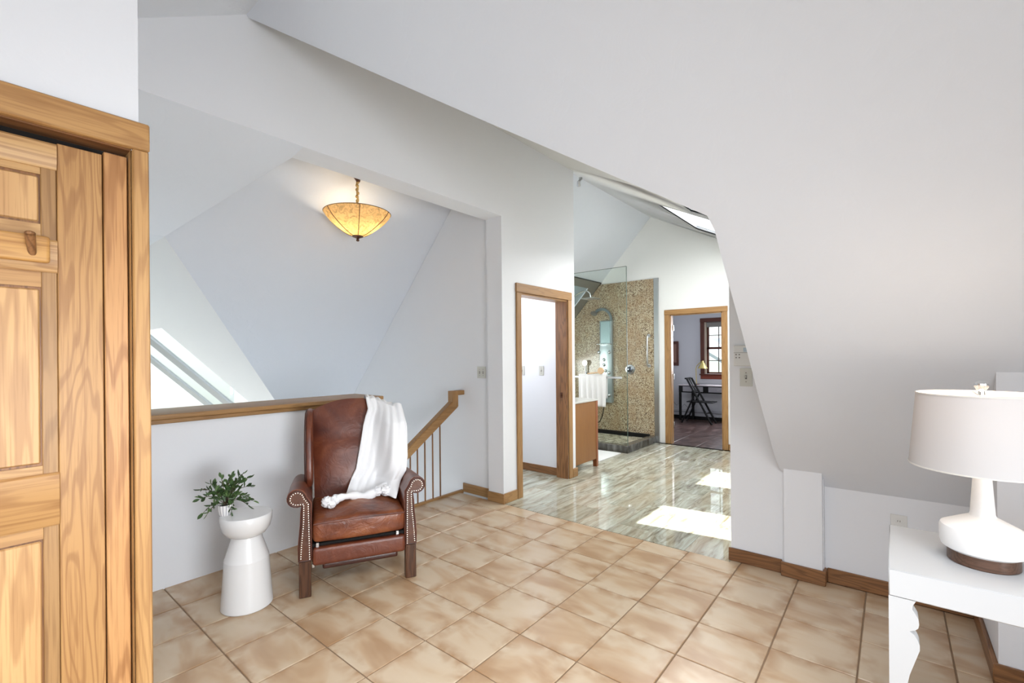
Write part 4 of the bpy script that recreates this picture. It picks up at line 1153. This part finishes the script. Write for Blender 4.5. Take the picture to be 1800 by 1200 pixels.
# heater
ht = thing('baseboard_heater', (-2.5, 10.3, 0), 'long low grey baseboard heater along the study wall', 'heater')
MB().box(-3.84, -1.01, 10.285, 10.348, .075, .205, .005).build('cover', simple('heater_grey', (.40, .40, .43), .5), ht)
MB().box(-3.84, -1.01, 10.295, 10.348, 0, .075).build('base', M_BLACK, ht)
MB().box(-3.84, -1.01, 10.281, 10.288, .150, .158).build('vent_line', M_DARK, ht)
ar_ = thing('framed_picture', (-3.77, 10.34, 1.44), 'dark framed picture on the study wall by the door jamb', 'picture')
MB().box(-3.88 + .04, -3.695, 10.32, 10.348, 1.17, 1.715, .005).build('frame', M_MAHOG['z'], ar_)
MB().box(-3.83, -3.74, 10.314, 10.322, 1.24, 1.65).build('print', simple('picture_print', (.20, .10, .07), .4), ar_)
dk = thing('desk', (-2.6, 10.0, 0), 'black writing desk with drawers under the study window', 'desk')
MB().box(-3.60, -1.7, 10.02, 10.28, .745, .77, .003).build('desktop', simple('desk_top_pale', (.55, .50, .52), .25), dk)
MB().box(-3.59, -1.71, 10.03, 10.27, .60, .745, .003).build('apron', M_BLACK, dk)
for x in (-3.5, -2.97, -2.44):
    f = MB().box(x, x + .42, 10.018, 10.032, .625, .73, .002).build('drawer', simple('drawer_grey', (.30, .29, .31), .4) if x == -3.5 else bpy.data.materials['drawer_grey'], dk)
    MB().box(x + .18, x + .24, 10.010, 10.019, .67, .68).build('pull', M_STEEL, f)
for x in (-3.59, -3.38, -1.95, -1.75):
    MB().box(x, x + .045, 10.035 if x in (-3.59, -1.75) else 10.22, (10.035 if x in (-3.59, -1.75) else 10.22) + .045, 0, .6, .002).build('leg', M_BLACK, dk)
# folding chair
fc = thing('folding_chair', (-3.08, 9.85, 0), 'black wooden folding chair in front of the study desk', 'chair')
def strut(a, b, w=.018, d=.03):
    a, b = Vector(a), Vector(b); m = MB(); m.tube([a, b], w, 6); return m
for s in (0, 1):
    y = 9.66 + .30 * s
    strut((-2.80, y, 0), (-3.30, y + .02, .92), .020).build('back_leg', M_BLACK, fc)
    strut((-3.40, y, 0), (-3.13, y + .01, .62), .017).build('front_leg', M_BLACK, fc)
MB().box(-3.30, -2.78, 9.65, 9.97, .432, .452, .006).build('seat', M_BLACK, fc)
m = MB()
m.tube([(-3.32, 9.66, .92), (-3.32, 9.97, .92)], .018, 6); m.tube([(-3.18, 9.66, .66), (-3.18, 9.97, .66)], .016, 6)
for k in range(1, 5):
    y = 9.66 + .31 * k / 5; m.tube([(-3.32, y, .92), (-3.18, y + (.05 if k % 2 else -.05), .66)], .010, 5)
m.build('back_slats', M_BLACK, fc)
strut((-3.34, 9.66, .14), (-3.34, 9.96, .14), .010).build('stretcher', M_BLACK, fc)
strut((-2.92, 9.66, .22), (-2.92, 9.96, .22), .010).build('stretcher', M_BLACK, fc)
dl_ = thing('desk_lamp', (-3.26, 10.18, .77), 'brass desk lamp with bell shade by the study window', 'lamp')
MB().lathe([(0, 0), (.06, 0), (.06, .012), (0, .016)], (-3.26, 10.18, .77), 20).build('base', M_BRONZE, dl_)
MB().tube([(-3.26, 10.18, .78), (-3.27, 10.18, 1.10), (-3.25, 10.17, 1.17), (-3.18, 10.16, 1.24), (-3.13, 10.15, 1.27)], .008, 8).build('neck', M_GOLD, dl_)
MB().lathe([(.018, .16), (.02, .13), (.045, .10), (.07, .05), (.10, 0), (.095, 0), (.06, .06), (.0, .10)], (-3.12, 10.15, 1.12), 24).build('shade', M_GOLD, dl_)
cd = thing('power_cord', (-3.8, 10.27, .25), 'wavy grey cord above the study baseboard heater', 'cord')
MB().tube([(-3.82, 10.34, .36), (-3.75, 10.34, .28), (-3.7, 10.34, .33), (-3.64, 10.34, .24), (-3.58, 10.34, .32), (-3.5, 10.34, .24), (-3.4, 10.34, .28)], .005, 6).build('cable', simple('cord_grey', (.15, .14, .15), .6), cd)

# ------------------------------------------------------------------ outside, seen through the study window
struct('ground', MB().box(-60, 60, 12, 110, -5.2, -5.0), simple('lawn', (.30, .33, .26), .9))
def house(x, y, w_, d_, h_, rh_, wall, roof, label, axis='x'):
    hz = thing('house', (x, y, -5), label, 'house')
    z0, z1 = -5, -5 + h_
    MB().box(x - w_ / 2, x + w_ / 2, y, y + d_, z0, z1).build('walls', wall, hz)
    if axis == 'x':
        MB().prism([(x - w_ / 2 - .3, y - .4, z1), (x - w_ / 2 - .3, y + d_ + .4, z1), (x - w_ / 2 - .3, y + d_ / 2, z1 + rh_)], (w_ + .6, 0, 0)).build('roof', roof, hz)
    else:
        MB().prism([(x - w_ / 2 - .3, y - .2, z1), (x + w_ / 2 + .3, y - .2, z1), (x, y - .2, z1 + rh_)], (0, d_ + .4, 0)).build('roof', roof, hz)
        MB().prism([(x - w_ / 2 + .2, y - .25, z1), (x + w_ / 2 - .2, y - .25, z1), (x, y - .25, z1 + rh_ - .25)], (0, .06, 0)).build('gable', wall, hz)
    for k in range(3):
        xx = x - w_ / 2 + w_ * (k + .5) / 3 - .5
        MB().box(xx, xx + 1.0, y - .05, y + .02, z0 + 1.2, z0 + 2.6).build('window', simple('far_window', (.08, .1, .13), .2) if k == 0 else bpy.data.materials['far_window'], hz)
RW = simple('white_clapboard', (.82, .82, .82), .7); RD = simple('slate_roof', (.10, .13, .19), .7); RG = simple('grey_roof', (.30, .32, .35), .7)
house(-15.5, 42, 9, 8, 5.6, 3.0, RW, RG, 'white gabled house seen low through the study window', 'y')
house(-24, 75, 26, 9, 6.6, 2.4, RW, RD, 'long house with dark slate roof in the distance', 'x')
house(-8.5, 55, 10, 8, 5.4, 2.8, RW, RG, 'white house with grey roof at right in the window view', 'x')
